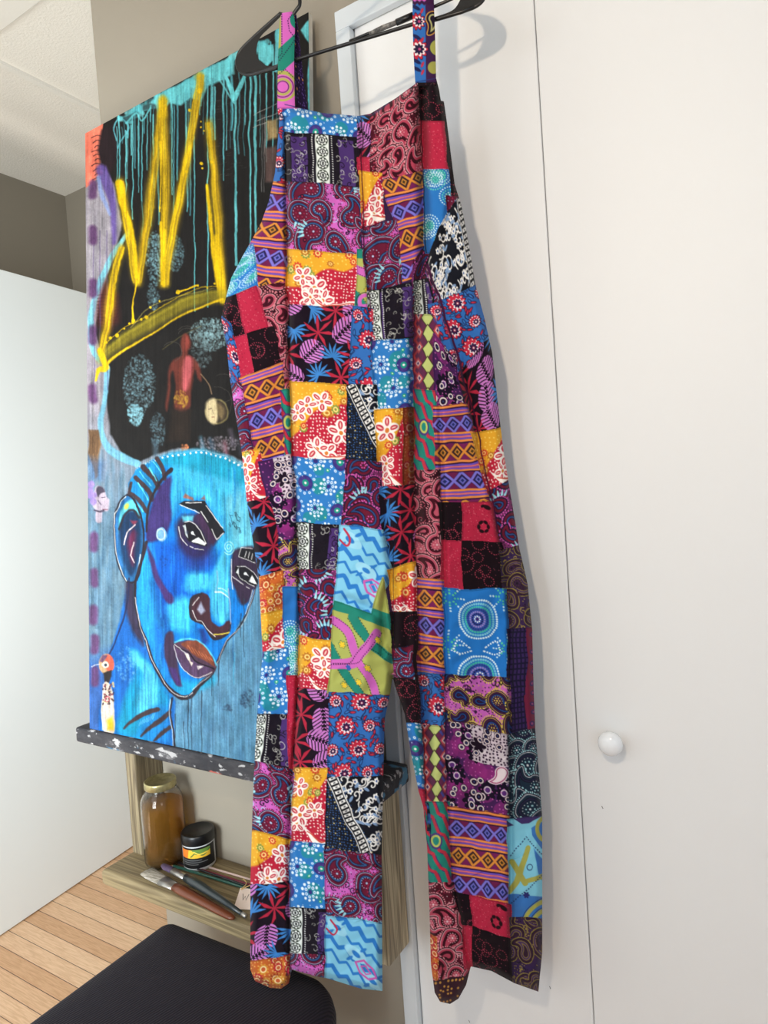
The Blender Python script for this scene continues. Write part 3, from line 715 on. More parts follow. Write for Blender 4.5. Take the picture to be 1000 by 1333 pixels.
D += valley([(573,560),(578,700),(581,860),(583,1050),(594,1170),(613,1262)], .010, 3.5)
D += valley([(604,500),(625,590),(648,690),(661,780),(664,920),(664,1100),(664,1200)], .010, 4) + step([(604,500),(625,590),(648,690),(661,780),(664,920),(664,1200),(668,1290)], .014, 4, 1, 60)
D += step([(556,345),(573,398),(590,450),(604,500),(620,570)], .010, 3, 1, 30)
D += valley([(498,610),(506,700),(512,790),(512,880)], .014, 6) + valley([(525,560),(532,700),(530,840)], .012, 7)
D += valley([(470,152),(474,260),(481,400),(492,520)], .006, 2.6) - valley([(478,152),(483,260),(491,400)], .004, 5)
D += valley([(430,905),(428,1010),(425,1110),(426,1270)], .003, 2.5)
D += valley([(582,140),(586,240),(576,320)], .008, 4)
for pts, a, w in (([(452,780),(490,800),(505,840)], .012, 6), ([(505,745),(492,775),(482,830),(470,890)], -.009, 9), ([(512,740),(500,780),(498,850)], .010, 4)):
    P_ = smooth_pts(pts, 4); dd = np.full(XX.shape, 1e9)
    for p, q in zip(P_, P_[1:]): dd = np.minimum(dd, seg_d(XX, YY, p[0], p[1], q[0], q[1])[0])
    D += a*np.exp(-(dd/w)**2)
D += .0055*np.sin(XX/19+.9*np.sin(YY/160)+.4)*smst(YY, 330, 700) + .004*np.sin(XX/43+YY/210+1.2) + .0018*np.sin(XX/11+YY/70)*smst(YY, 500, 900)
D += .0046*vnoise(XX+.25*YY, YY, 34, 90)+.0022*vnoise(XX-.3*YY, YY, 15, 42)+.0010*vnoise(XX, YY+.4*XX, 13, 11)*(.4+smst(YY, 560, 800))
D += .022*(1-np.clip(-SD/9, 0, 1))**2          # the cloth turns away at its edges
D -= .012
BEND = .045*smst(XX, 500, 690)*smst(YY, 150, 620)
DT = D+BEND
cloth = attr_mat('patchwork_cotton', .9, 900, .25, .1, .05)
WXX = 1.0*vnoise(XX, YY, 30, 26)+.5*vnoise(XX, YY, 11, 13); WYY = 1.3*vnoise(XX, YY, 38, 30)+.5*vnoise(XX, YY, 12, 12)
def tone(c):
    g = c.mean(-1, keepdims=True); return np.clip((c*.90+g*.10)*.94+1, 0, 255)
COLS = tone(G.sample(XX+WXX, YY+WYY))
gy_, gx_ = np.gradient(SD, SP)
edge_ = SD > -.9*SP
SX = np.where(edge_, XX-gx_*(SD+.0), XX); SY = np.where(edge_, YY-gy_*(SD+.0), YY)
over = empty('overalls', Vector(gpt(480.0, 700.0)), 'long wide-leg patchwork dungarees in many bright prints hanging from the black hanger', 'overalls')
def part(name, poly, off=0.0, label=None, keep=None):
    m = (SD < .75*SP) & (poly_sd(XX, YY, poly) < 0)
    r = np.nonzero(m.any(1))[0]; c = np.nonzero(m.any(0))[0]; sl = (slice(r[0], r[-1]+2), slice(c[0], c[-1]+2))
    o = grid_mesh(name, gpt(SX[sl], SY[sl], DT[sl]+off), COLS[sl], m[sl], cloth, over)
    if label: o['label'] = label
    return o
c1 = [tuple(p) for p in smooth_pts(C1, 3)]; c2 = [tuple(p) for p in smooth_pts(C2, 3)]
part('bib', [(372,90)]+[p for p in c1 if p[1] < 700]+[(389,705),(545,705)]+[p for p in c2 if p[1] < 700][::-1]+[(545,90)], 0, 'patchwork front of the dungarees with a straight top edge')
part('side_panel', [(270,90)]+[(p[0]+1.5, p[1]) for p in c1 if p[1] < 760]+[(392,765),(270,765)], .0008)
part('side_panel', [(543,90)]+[(p[0]-1.5, p[1]) for p in c2 if 110 < p[1] < 700]+[(543,715),(730,715),(730,90)], .0008)
part('trouser_leg', [(270,762)]+[(391,762),(389,703),(512,703),(512,1310),(270,1310)], .0012, 'left trouser leg in the photo, straight hem')
part('trouser_leg', [(512,703),(543,703),(543,712),(730,712),(730,1320),(512,1320)], .0012)
# back sheet, in shadow behind the front
bx = np.arange(284, 712, 4.0); by = np.arange(150, 1300, 4.0); BX, BY = np.meshgrid(bx, by)
bsd = poly_sd(BX, BY, OUT); ii = np.clip(((BY-96)/SP).astype(int), 0, len(ys)-1); jj = np.clip(((BX-282)/SP).astype(int), 0, len(xs)-1)
BD = .016+.045*smst(BX, 500, 690)*smst(BY, 150, 620)
near = np.full(BX.shape, -1.0)
for a in (-6, -3, 0, 3, 6):
    for b in (-6, 0, 6): near = np.maximum(near, np.where(SD < -9, DT, -1)[np.clip(ii+b, 0, len(ys)-1), np.clip(jj+a, 0, len(xs)-1)])
BD = np.maximum(BD, near+.004)
bc = tone(G.sample(np.clip(990-BX, 290, 700), BY-3))
grid_mesh('back_panel', gpt(BX, BY, BD), bc, bsd < -1.5, cloth, over)
# straps
def strap(name, left, right, D0, D1, label=None, dark=False, n=14, u_off=0):
    L = smooth_pts(left, 12); R_ = smooth_pts(right, 12)
    V = np.linspace(0, 1, 260); U = np.linspace(0, 1, n*3)
    li = np.array(L); ri = np.array(R_)
    lx = np.interp(V, np.linspace(0, 1, len(li)), li[:, 0]); ly = np.interp(V, np.linspace(0, 1, len(li)), li[:, 1])
    rx = np.interp(V, np.linspace(0, 1, len(ri)), ri[:, 0]); ry = np.interp(V, np.linspace(0, 1, len(ri)), ri[:, 1])
    X = lx[:, None]*(1-U)+rx[:, None]*U; Y = ly[:, None]*(1-U)+ry[:, None]*U
    DD = (D0*(1-V)+D1*V)[:, None]+.004*(2*np.abs(U-.5))**3-.002+.0015*np.sin(V*9)[:, None]
    if dark:
        p = Pt(U[None, :]*20+X*0, V[:, None]*130+X*0, 20, 130, 5); p_dark(p); c = p.c
    else: c = tone(G.sample(X, Y))
    o = grid_mesh(name, gpt(X, Y, DD), c, np.ones(X.shape, bool), cloth, over)
    if label: o['label'] = label
    return o
strap('strap', [(367,17),(364,30),(362,80),(361,136),(363,150)], [(380,15),(384,30),(383,80),(384,138),(386,152)], -.006, -.010, 'strap with pink, green and olive print')
strap('back_strap', [(378,16),(381,40),(383,90),(386,150)], [(386,19),(390,50),(395,100),(403,158)], .012, .012, 'dark speckled back strap', True)
strap('strap', [(536,-58),(537,0),(538,60),(541,112)], [(564,-58),(565,0),(567,60),(568,112)], -.008, -.010, 'strap with blue, red and pink floral print')
strap('back_strap', [(540,-58),(541,20),(544,112)], [(563,-58),(563,20),(566,112)], .010, .010, 'dark back strap hidden behind the front strap', True)
# ------------------------------------------------------------------ the big canvas painting
K = Cv(96, -30, 470, 1040, 2.4); rp = random.Random(4)
def za(*p): return [(100+x/3.125, y/3.125) for x, y in p]
def zb(*p): return [(100+x/3.5714, 300+y/3.5714) for x, y in p]
def zc(*p): return [(100+x/3.0294, 580+y/3.0294) for x, y in p]
def ze(*p): return [(220+x/7.408, 620+y/7.408) for x, y in p]       # eyes
def zk(*p): return [(100+x/6.664, 560+y/6.664) for x, y in p]       # ear
def zn(*p): return [(100+x/7.143, 820+y/7.143) for x, y in p]       # neck
BK = (28, 26, 25); TQ = (108, 208, 214); DK = (44, 36, 44); NB = (62, 48, 52)
# ground: blue-grey below, mauve grey at the left
K.a[:] = (84, 142, 176)
yy, xx = np.mgrid[0:K.H, 0:K.W]; yp = yy/K.S+K.y0; xp = xx/K.S+K.x0
def grad(c0, c1, y0, y1): 
    t = np.clip((yp-y0)/(y1-y0), 0, 1)[..., None]; return np.array(c0)*(1-t)+np.array(c1)*t
K.a = grad((158,150,156), (88,122,146), 520, 700)
m = ((xp > 215) & (yp > 700))[..., None]; K.a = np.where(m, np.array((92,146,178.)), K.a)
K.a += (np.random.RandomState(3).normal(0, 1, (1, K.W, 1))*5)
for _ in range(420):
    x, y = rp.uniform(225, 345), rp.uniform(800, 1000); K.stroke([(x, y), (x+rp.uniform(-3,3), y+rp.uniform(6,26))], rp.uniform(2,7), rp.choice([(74,128,166),(112,164,190),(92,148,180),(84,120,150),(70,116,152)]), .28, 2)
for _ in range(300):
    x, y = rp.uniform(112, 165), rp.uniform(575, 860); K.stroke([(x, y), (x+rp.uniform(-1,1), y+rp.uniform(10,40))], rp.uniform(1,4), rp.choice([(72,112,138),(116,146,160),(92,126,150),(128,150,160)]), .3, 1.5)
for _ in range(140):
    x, y = rp.uniform(112, 150), rp.uniform(230, 560); K.stroke([(x, y), (x+rp.uniform(-1,1), y+rp.uniform(10,40))], rp.uniform(1,4), rp.choice([(140,132,146),(172,164,166),(150,144,150)]), .3, 1.5)
K.poly([(96,860),(150,850),(165,1000),(96,1000)], (40,84,160), .8, 14)
# black hair mass / dark field
K.poly([(132,168),(134,130),(420,-20),(470,-30),(470,640),(345,640),(322,604),(305,594),(272,586),(232,583),(200,592),(178,603),(160,592),(144,565),(138,520),(142,480),(131,455),(124,430),(130,392),(148,330),(160,290),(150,240),(138,222)], BK, 1, 1.5)
K.stroke(zb((250,0),(215,40),(160,130),(105,250),(75,360),(65,440),(75,560),(110,610)), (5,6,8,8,7,6), (122,192,206), .95, 1, 5)
K.stroke(zb((140,640),(130,780),(110,900),(140,1000),(200,1050),(280,1085)), (7,6,7,9,11,10), (116,184,208), .9, 1.2, 5)
K.poly(zb((130,230),(190,300),(200,420),(150,470),(95,440),(90,330)), (92,36,34), .75, 5)
for k in range(12): K.stroke(zb((95,300+k*15),(195,296+k*15)), .7, (40,16,18), .7, .5)
# coral corner with scratches
K.poly([(96,150),(136,140),(131,190),(131,215),(134,226),(112,244)], (246,124,98), 1, .8)
for k in range(10):
    y = 176+k*6; K.stroke([(120+2*(k % 3),y+4),(127,y+1),(134,y+3)], 1, (28,20,22), .9, .5, 4)
K.poly(za((100,530),(160,500),(165,640),(140,700),(100,690),(85,610)), (38,26,30), 1, 2)
# lilac smear under it
K.stroke(za((100,690),(130,760),(150,850),(150,990)), (14,14,9,5), (100,78,150), .9, 2, 4); K.stroke(za((88,720),(105,800),(135,870)), (5,6,4), (140,160,214), .85, 1.5, 4)
for x in (122,130,139,146): K.stroke([(x,300),(x+1,rp.uniform(420,520))], 1.2, (92,74,120), .6, .6)
for x, y in ((121,246),(121,306),(121,374),(121,436),(121,512),(122,706),(122,752),(122,800),(123,838),(124,880)):
    K.stroke([(x,y-7),(x,y+8)], 11, (92,56,98), .9, 2.2)
# turquoise top edge and drips
tl = lambda x: 172-.531*(x-115)
for k in range(90):
    x = rp.uniform(158, 345); y = tl(x); K.stroke([(x-6,y+rp.uniform(2,14)),(x+8,y+rp.uniform(-3,12))], rp.uniform(3,8), rp.choice([TQ,(88,196,206),TQ,(130,214,216),(40,60,64)]), .75, 1.2)
K.poly([(200,126),(236,108),(262,92),(282,84),(305,72),(305,96),(290,104),(270,112),(262,132),(248,128),(236,138),(220,134),(206,150)], TQ, .9, 1.5)
for k in range(60):
    x = rp.uniform(150, 365); y = tl(x)+rp.uniform(8, 30); L = rp.choice([20,40,70,110,150]); K.stroke([(x,y),(x+rp.uniform(-.6,.6),y+L)], rp.uniform(.7,2.1), rp.choice([TQ,(84,176,188),(70,140,150)]), rp.uniform(.5,.95), .5)
for x, y0, y1, w in ((155,150,262,1.8),(152,165,245,1.4),(163,170,260,1.6),(172,150,285,1.8),(180,150,250,1.2),(200,150,245,2),(223,130,255,1.8),(253,150,405,1.6),(270,110,400,1.7),(306,130,345,2.8),(308,250,400,1.5),(325,100,330,2.2),(332,95,330,3.4),(346,60,210,1.8),(318,95,162,1.2),(243,165,275,1.4),(290,90,235,1.2)):
    K.stroke([(x,y0),(x+1,y1)], (w,w*.75), TQ, .9, .5)
K.stroke(za((600,300),(640,400),(680,310)), (4,7,4), TQ, 1, .6); K.stroke(za((560,290),(600,360),(640,420)), 2, TQ, .8, .6)
K.stroke(za((160,570),(150,520),(180,480),(210,520),(175,575),(165,600)), 1.8, (100,190,200), .9, .5, 5)
K.stroke(za((200,500),(240,460),(265,490),(300,440)), 2.2, TQ, .9, .6, 5)
K.poly(za((735,190),(800,180),(800,240),(775,270),(740,240)), TQ, 1, .8); K.poly(za((810,120),(830,115),(815,290),(800,290)), TQ, .9, .8)
K.poly([(392,40),(412,14),(414,130),(402,150),(400,100),(404,60)], TQ, 1, 1)
for k in range(90):
    x, y = rp.uniform(272,318), rp.uniform(100,230); K.stroke([(x-3,y),(x+3,y-1)], .5, (92,96,96), .4, .4)
for L in ([(330,150),(362,134)],[(334,158),(366,145)],[(330,166),(366,152)],[(345,160),(345,200)]): K.stroke(L, .8, (190,186,180), .8, .4)
K.poly(za((770,490),(815,480),(815,560),(775,570)), (186,156,104), .9, 2); K.poly(za((765,600),(815,590),(810,740),(768,740)), (92,70,66), .9, 2)
for x in (341,344): K.stroke([(x,150),(x,250)], .8, (160,160,160), .6, .5)
# light misty patches
def mist(x, y, rx, ry, c, n): 
    for _ in range(n):
        r, t = rp.random()**.6, rp.random()*6.28; K.circ(x+rx*r*math.cos(t), y+ry*r*math.sin(t), rp.uniform(.4,1.5), c, rp.uniform(.1,.5), .7)
mist(203,335,13,34,(128,176,186),700); mist(228,330,12,24,(100,140,150),450); mist(200,385,8,20,(110,150,160),200)
mist(273,435,26,22,(150,190,196),900); mist(262,460,14,20,(100,120,124),300); mist(182,500,22,38,(120,160,172),900); mist(176,540,10,14,(140,200,214),400); mist(205,560,10,24,(90,120,132),300)
# the yellow crown: soft spray, then brighter wet paint
Yd, Yb = (206,168,26), (240,196,14)
crown = [((157,236),(163,268),(172,330),(178,368)),((180,368),(188,310),(200,228),(212,132)),((212,132),(216,230),(214,300),(214,370)),((214,370),(226,300),(244,205),(261,98)),((272,160),(279,230),(285,300),(291,392)),((158,322),(148,360),(139,430),(132,460))]
for L in crown:
    K.stroke(L, (12,15,10), Yd, .35, 4, 4); K.stroke(L, (7,11,8), Yd, .6, 2.4, 4)
    for q in range(9): o = rp.uniform(-4.5,4.5); K.stroke([(x+o+rp.uniform(-.8,.8), y) for x, y in L], rp.uniform(.5,1.8), rp.choice([Yd,Yb,(180,140,20),Yd]), .7, .5, 4)
K.stroke([(156,238),(160,262),(164,275),(172,300),(178,360)], (9,10,5,5,6), Yb, .95, 1.2, 4); K.stroke([(212,128),(211,150)], (7,9), Yb, .8, 3)
K.stroke([(214,300),(213,340),(213,372)], (4,7,3), Yb, .9, 1.2); K.stroke([(270,242),(273,270),(276,310),(282,345),(290,390)], (4,5,5,9,10), Yb, .95, 1.2, 4); K.stroke([(282,310),(291,385)], 8, Yb, .8, 2)
K.stroke([(247,190),(241,215),(232,260),(222,320)], (3,4,3,2), Yb, .95, .8, 4); K.stroke([(209,185),(210,230),(207,275)], (3.4,1.4,1.6), Yb, .9, .6, 4); K.stroke([(209,290),(211,330),(213,370)], (4,2,3), Yb, .9, .6)
K.stroke([(178,366),(174,390),(172,420)], (2.4,1.6,3), Yb, .95, .5); K.stroke([(158,330),(150,370),(144,414)], (1.4,1.2,1.2), Yb, .9, .5); K.stroke([(213,100),(214,112)], 1, Yb, .3)
K.stroke([(258,100),(262,116),(259,120)], (9,6,4), Yd, .7, 3); K.circ(259,118,3.4,Yb); 
for x, y, r in ((262,158,1),(262,165,1.2),(266,170,1),(262,213,2),(275,211,2.2),(263,219,1.2),(243,223,2),(247,144,2),(208,262,1),(208,270,1.2),(173,417,2.2),(190,413,2.6),(183,416,1.6),(153,437,2.6),(145,440,2),(140,446,1.6),(232,381,3),(258,372,1.4),(196,400,1.4),(208,392,1),(280,369,1.4),(271,375,1.1),(168,421,1.6),(162,428,1.3)): K.circ(x, y, r, Yb, 1, .6)
K.stroke([(230,382),(245,377),(256,372)], (3,1.4,2.4), Yb, 1, .5); K.stroke([(140,446),(165,424),(190,412),(215,396),(240,384),(262,374),(282,373)], 1, Yb, .7, .5)
band = [(132,470),(158,446),(190,424),(225,404),(258,390),(292,386)]
K.stroke(band, (9,15,17,18,17,14), (150,134,30), .75, 5, 5); K.stroke([(x, y-6) for x, y in band], 2.4, (196,176,40), .6, 2.2, 5); K.stroke([(136,478),(160,458),(198,434),(230,414),(257,402),(290,390)], (3,3,2,2,2,3), (240,196,20), .95, 1, 5)
K.stroke(zb((110,560),(135,640),(100,650),(90,700)), (8,8,6,1.5), Yb, .9, 1, 4); K.stroke(zb((250,450),(350,350),(550,290),(640,270)), 1, (220,200,90), .5, .5, 5)
K.stroke([(212,455),(232,440),(262,425)], 1, (120,110,60), .6, .6)
# dark figure, pale round face and scratched rings
K.poly(zb((485,500),(505,480),(525,500),(528,540),(515,575),(545,600),(570,640),(578,700),(560,690),(545,650),(530,760),(520,830),(455,830),(460,720),(450,650),(435,700),(425,830),(415,820),(430,650),(450,605),(490,580),(482,540)), (112,50,40), .9, 1.6, 3)
K.poly(zb((500,600),(530,590),(535,650),(515,740),(495,730)), (206,98,104), .8, 2, 3); K.poly(zb((505,490),(522,510),(520,545),(500,560)), (150,66,56), .8, 1.5, 3)
mist(236,520,9,12,(190,150,50),160); K.poly(zb((440,830),(530,830),(525,980),(420,980)), (44,34,28), .8, 3)
for r in (24,28,32): K.circ(*zb((500,510))[0], r/2.6, (60,58,54), 0, .5)
for cx, cy, r in ((243,440,12),(243,440,15),(224,458,13),(281,525,22),(290,505,19)):
    K.stroke([(cx+r*math.cos(a), cy+r*math.sin(a)) for a in np.linspace(2.4+r*.1, 6.2+r*.1, 16)], .6, (96,90,82), .7, .5)
K.stroke(zb((575,670),(610,710),(625,760)), 1.4, (150,120,90), .9, .6, 4)
K.circ(282.5,536,15.5,(150,136,84),.9,.8,17); K.circ(282.5,536,14,(60,50,40),1,.8,15.5); K.poly(zb((600,800),(640,780),(660,830),(650,900),(620,895),(600,860)), (216,196,150), 1, 2, 3); K.poly(zb((655,800),(690,830),(680,880),(660,860)), (140,118,80), .8, 2, 3)
K.stroke(zb((612,830),(626,826)), .8, (70,50,40)); K.stroke(zb((628,872),(640,872)), .8, (120,60,50)); K.stroke(zb((632,835),(636,856)), .6, (120,100,80))
for x, y0, c in ((262,570,(90,150,180)),(275,572,(70,110,140)),(300,560,(120,110,130)),(292,575,(180,110,130)),(310,572,(60,60,70)),(330,590,(60,60,66)),(200,575,(90,120,140)),(238,585,(204,120,84))):
    K.stroke([(x,y0),(x+4,y0+18)], (4,7), c, .6, 3)
mist(285,578,30,10,(150,140,150),300); mist(240,582,5,5,(220,130,80),60)
# neck, head
BL2 = (8,118,206)
K.poly([(166,756),(184,760),(200,850),(228,912),(226,1000),(130,1010),(128,940),(140,858),(156,808)], (22,96,178), 1, 1.5)
K.poly(zn((500,200),(540,180),(600,240),(700,330),(860,620),(860,720),(840,760),(700,1040),(380,960),(420,800),(480,560),(540,420),(520,300)), (20,150,196), .9, 5, 3)
K.poly(zn((500,230),(545,185),(600,260),(690,340),(760,520),(740,720),(620,760),(560,800),(560,640),(620,420),(530,320)), (86,196,222), .9, 3, 3)
K.poly(zn((380,900),(480,560),(540,420),(560,640),(540,960)), (14,138,170), .7, 4, 3); K.poly(zn((700,700),(860,700),(880,1060),(560,1000)), (24,128,204), .8, 4)
for k in range(12): x = 172+k*4.2; K.stroke([(x,870+rp.uniform(-10,10)),(x+1,940)], 1, (14,100,160), .5, .8)
K.poly(zc((195,520),(240,560),(250,700),(262,790),(235,760),(195,660)), (56,40,58), .9, 2.5, 3)
for L, w in (([(440,930),(520,850),(620,780),(750,740)],7),([(600,990),(680,910),(790,830),(860,770)],6.4),([(720,1030),(790,960),(860,905)],6)): K.stroke(zn(*L), (2,w,w*.9), NB, 1, .8, 5)
for k in range(8): K.stroke(zn((580+k*18,900-k*10),(600+k*18,850-k*10)), 1, (120,190,230), .7, .5)
face = zc((236,95),(300,55),(360,32),(430,18),(510,22),(590,45),(650,80),(680,120),(700,200),(708,330),(705,470),(700,560),(668,660),(620,735),(585,780),(560,840),(530,890),(480,935),(440,985),(395,985),(350,940),(300,860),(262,760),(232,640),(228,540),(250,440),(262,340),(250,280),(215,215),(205,150))
K.poly(face, BL2, 1, .8)
K.poly(zc((370,120),(380,40),(520,24),(640,75),(690,160),(700,400),(610,420),(560,400),(520,230),(420,215),(375,280)), (64,184,220), .95, 6, 3)
K.poly(zc((300,60),(420,20),(600,45),(670,110),(660,150),(520,110),(380,80),(250,110)), (20,150,184), .85, 4, 3)
K.poly(zc((590,210),(700,190),(705,420),(630,410),(600,330)), (112,196,216), .8, 6, 3)
K.poly(zc((290,400),(400,380),(520,440),(540,480),(440,500),(430,560),(470,600),(380,640),(350,700),(310,560)), (8,86,196), .85, 8, 3)
K.poly(zc((240,430),(280,380),(300,460),(330,640),(360,800),(380,930),(330,880),(270,740),(235,600)), (44,168,224), .8, 6, 3)
K.poly(zc((290,540),(340,560),(365,700),(360,800),(320,700)), (6,60,140), .7, 8, 3)
K.poly(zc((440,510),(520,505),(530,555),(480,575),(430,570)), (74,200,232), .9, 4, 3); K.poly(zc((360,620),(440,600),(450,700),(440,740),(380,720),(360,680)), (70,200,232), .9, 5, 3)
K.poly(zc((560,440),(600,420),(605,560),(600,680),(560,700),(535,660),(530,560)), (78,196,228), .95, 3, 3); K.poly(zc((380,920),(470,930),(540,900),(540,940),(440,985),(390,975)), (30,160,200), .8, 4, 3)
K.poly(zc((300,700),(340,740),(380,860),(400,930),(350,900),(310,800)), (14,100,206), .7, 5, 3)
for k in range(46): 
    x = rp.uniform(225,322); y = rp.uniform(605,660); K.stroke([(x,y),(x+.6,y+rp.uniform(15,60))], rp.uniform(.7,1.8), rp.choice([(24,140,204),(130,216,232),(18,120,196)]), .45, .7)
for k in range(150): 
    x = rp.uniform(186,310); y = rp.uniform(640,860); K.stroke([(x,y),(x+.6,y+rp.uniform(15,50))], rp.uniform(.7,2), rp.choice([(10,96,190),(60,180,224),(16,116,210)]), .35, .8)
# white dots along the brow line of the cap
dots = smooth_pts(zc((238,92),(262,72),(300,56),(340,40),(400,28),(470,20),(530,24),(590,42),(640,68),(675,100)), 3)
K.stroke(dots, .7, (190,200,200), .7, .5)
for p in dots[::1]: K.circ(p[0]-.3, p[1]+2.6, 1.35, (240,244,244), 1, .5)
# hair strokes at the temple
K.poly(zc((205,150),(235,95),(300,60),(340,110),(375,100),(330,150),(290,230),(275,320),(240,260),(215,215)), (24,130,190), 1, 1.5)
for L, w in (([(215,190),(250,220),(275,260)],5),([(232,130),(280,180),(296,215)],6),([(262,85),(300,130),(322,170)],6.5),([(318,50),(335,90),(345,130)],6),([(215,150),(205,200)],4)): K.stroke(zc(*L), w, NB, 1, .8, 4)
for L in ([(285,90),(310,140)],[(240,150),(280,215)],[(222,205),(262,260)],[(302,66),(330,110)],[(250,105),(290,160)]): K.stroke(zc(*L), 1.4, (96,206,222), .95, .5)
K.poly(zc((290,250),(318,170),(372,120),(368,200),(376,290),(340,360),(278,380),(275,310)), (64,44,104), .95, 2, 3)
K.stroke(zc((372,98),(340,125),(300,190),(280,260),(275,340)), (6,4.5,3,3,2.5), DK, 1, .6, 5)
K.circ(*zc((333,350))[0], 7, (132,190,230), 1, .6, 9); K.stroke([(209+5.2*math.cos(a), 695.5+7*math.sin(a)) for a in np.linspace(0,6.28,20)], 1.4, (222,232,238), .9, .5)
# ear
ear = zk((440,560),(380,610),(335,720),(325,860),(330,1010),(350,1130),(400,1240),(440,1310),(520,1300),(560,1160),(580,1000),(580,860),(550,720),(500,600))
K.poly(ear, (34,98,150), 1, .8, 3); K.poly(zk((380,700),(470,600),(520,640),(560,760),(520,760),(470,700),(400,740),(360,900)), (96,200,212), .95, 1.5, 3)
K.poly(zk((345,760),(360,900),(350,1060),(400,1180),(370,1140),(335,1000)), (80,150,230), .7, 2)
K.poly(zk((370,860),(420,740),(500,700),(550,780),(560,940),(540,1120),(480,1260),(430,1200),(385,1060)), (22,52,88), 1, 2, 3)
K.poly(zk((440,960),(490,860),(520,900),(500,1050),(490,1180),(460,1120)), (104,34,66), .85, 3, 3); K.poly(zk((470,780),(530,790),(500,830)), (160,52,72), .8, 1.5)
K.stroke(zk((370,860),(420,730),(490,690),(545,760)), 3, DK, .9, .7, 4); K.circ(*zk((434,660))[0], 3, (214,224,70), .9, 1, 4.4, .5)
K.stroke(ear+[ear[0]], 2.4, (36,32,42), 1, .6, 3); K.stroke(zk((330,720),(326,880),(335,1040),(370,1160),(430,1300)), 1.1, (222,226,226), .9, .4, 4); K.stroke(zk((330,730),(390,610),(430,575)), 1, (222,226,226), .9, .4)
K.stroke(zk((510,820),(440,890),(408,990)), 1.5, (226,206,206), .95, .4, 4); K.stroke(zk((500,970),(466,1085),(496,1150)), 1.5, (226,206,206), .95, .4); K.stroke(zk((556,1075),(530,1220),(510,1310)), 1.4, (226,226,226), .9, .4)
# face outline: broad dark line with a thin pale line on it
K.stroke(zc((275,380),(262,440),(240,500),(228,560),(232,640),(262,750),(300,850),(335,920),(370,965)), (4,4,3,3,3.4,4,4.4,5,6), DK, 1, .6, 5)
K.stroke(zc((370,965),(410,992),(450,985),(490,940),(535,890),(552,850),(590,775),(640,720),(680,640),(702,560),(712,480)), (6,6,5,3,2.4,2,1.8), DK, 1, .6, 5)
K.stroke(zc((228,600),(258,740),(300,850),(365,960),(420,990),(455,975)), 1, (210,206,206), .95, .4, 5); K.stroke(zc((455,965),(500,925),(540,880),(590,770),(660,700),(698,570)), .9, (214,214,214), .8, .4, 5)
K.stroke(zc((205,520),(195,640),(150,780),(118,840)), (2,2.2,1.6), (30,36,70), .9, .6, 4)
K.stroke(zc((375,995),(368,1060),(382,1130),(388,1190)), 2.4, DK, 1, .6, 4); K.stroke(zc((368,1000),(364,1060),(376,1120),(382,1190)), .9, (206,216,220), .9, .4, 4)
K.poly(zc((275,390),(300,440),(350,560),(382,600),(370,625),(340,600),(300,500)), (72,40,96), .9, 1.5, 3)
# left eye with its heavy brow
K.poly(ze((70,470),(130,380),(240,370),(330,330),(460,560),(430,660),(400,720),(330,790),(210,790),(120,700),(80,600)), (50,34,62), .97, 4, 3)
K.poly(ze((90,620),(400,700),(420,800),(330,900),(170,880)), (40,40,110), .6, 8, 3)
K.poly(ze((130,385),(235,385),(225,430),(140,440)), (90,190,210), .95, 1.5); K.poly(ze((250,380),(330,350),(470,600),(430,670),(380,600)), (62,38,70), 1, 2)
K.poly(ze((100,265),(150,235),(345,238),(370,290),(545,535),(475,610),(430,560),(300,350),(230,320)), (26,26,32), 1, .7)
K.poly(ze((140,460),(180,440),(250,460),(320,530),(375,650),(350,680),(250,650),(170,590)), (22,20,28), 1, .8, 3)
K.poly(ze((215,628),(290,590),(368,650),(350,672)), (240,240,238), 1, .5); K.poly(ze((136,480),(158,465),(170,520),(188,590),(165,570)), (214,222,222), 1, .5)
K.circ(*ze((228,545))[0], 1.9, (240,240,240)); K.stroke(ze((228,545),(256,570)), (2.4,.8), (240,240,240)); K.circ(*ze((178,540))[0], 2.2, (50,60,90), .4)
WL = (226,222,220)
for L in ([(150,445),(195,432),(250,460),(310,530),(368,650)],[(95,488),(115,580),(180,660)],[(110,270),(290,355)],[(165,254),(310,254)],[(305,340),(372,440)],[(355,285),(520,500)],[(415,508),(465,606),(528,545)],[(250,702),(335,715)],[(205,672),(235,690)]): K.stroke(ze(*L), 1.15, WL, .97, .4)
K.poly(ze((140,200),(165,160),(200,190),(230,200),(240,235),(180,215)), (176,96,72), .85, 1); K.poly(ze((300,220),(340,180),(350,235)), (130,80,70), .85, 1)
# right eye
K.poly(ze((610,740),(690,690),(830,690),(860,900),(850,1050),(800,1110),(760,1220),(690,1240),(640,1100),(600,960)), (54,36,58), .97, 2, 3)
K.poly(ze((680,700),(830,700),(830,840),(665,775)), (24,24,30), 1, .6); K.poly(ze((640,900),(660,860),(760,880),(850,970),(850,1050),(740,1040),(670,980)), (22,20,28), 1, .6, 3)
K.poly(ze((765,1020),(805,955),(850,1040)), (240,240,238), 1, .5); K.circ(*ze((738,945))[0], 1.9, (240,240,240)); K.stroke(ze((738,945),(770,966)), (2.4,.8), (240,240,240)); K.poly(ze((650,930),(675,880),(680,945)), (220,222,222), 1, .5)
for L in ([(695,690),(668,775),(830,835)],[(700,688),(800,700)],[(745,725),(728,780)],[(775,735),(762,790)],[(805,750),(795,800)],[(660,870),(740,870),(820,930),(860,980)],[(665,930),(690,990),(760,1040),(820,1060)],[(620,962),(710,1048)],[(600,800),(605,900),(615,1080)],[(795,1100),(770,1220),(735,1330)],[(735,1070),(765,1085)]): K.stroke(ze(*L), 1.0, WL, .9, .4)
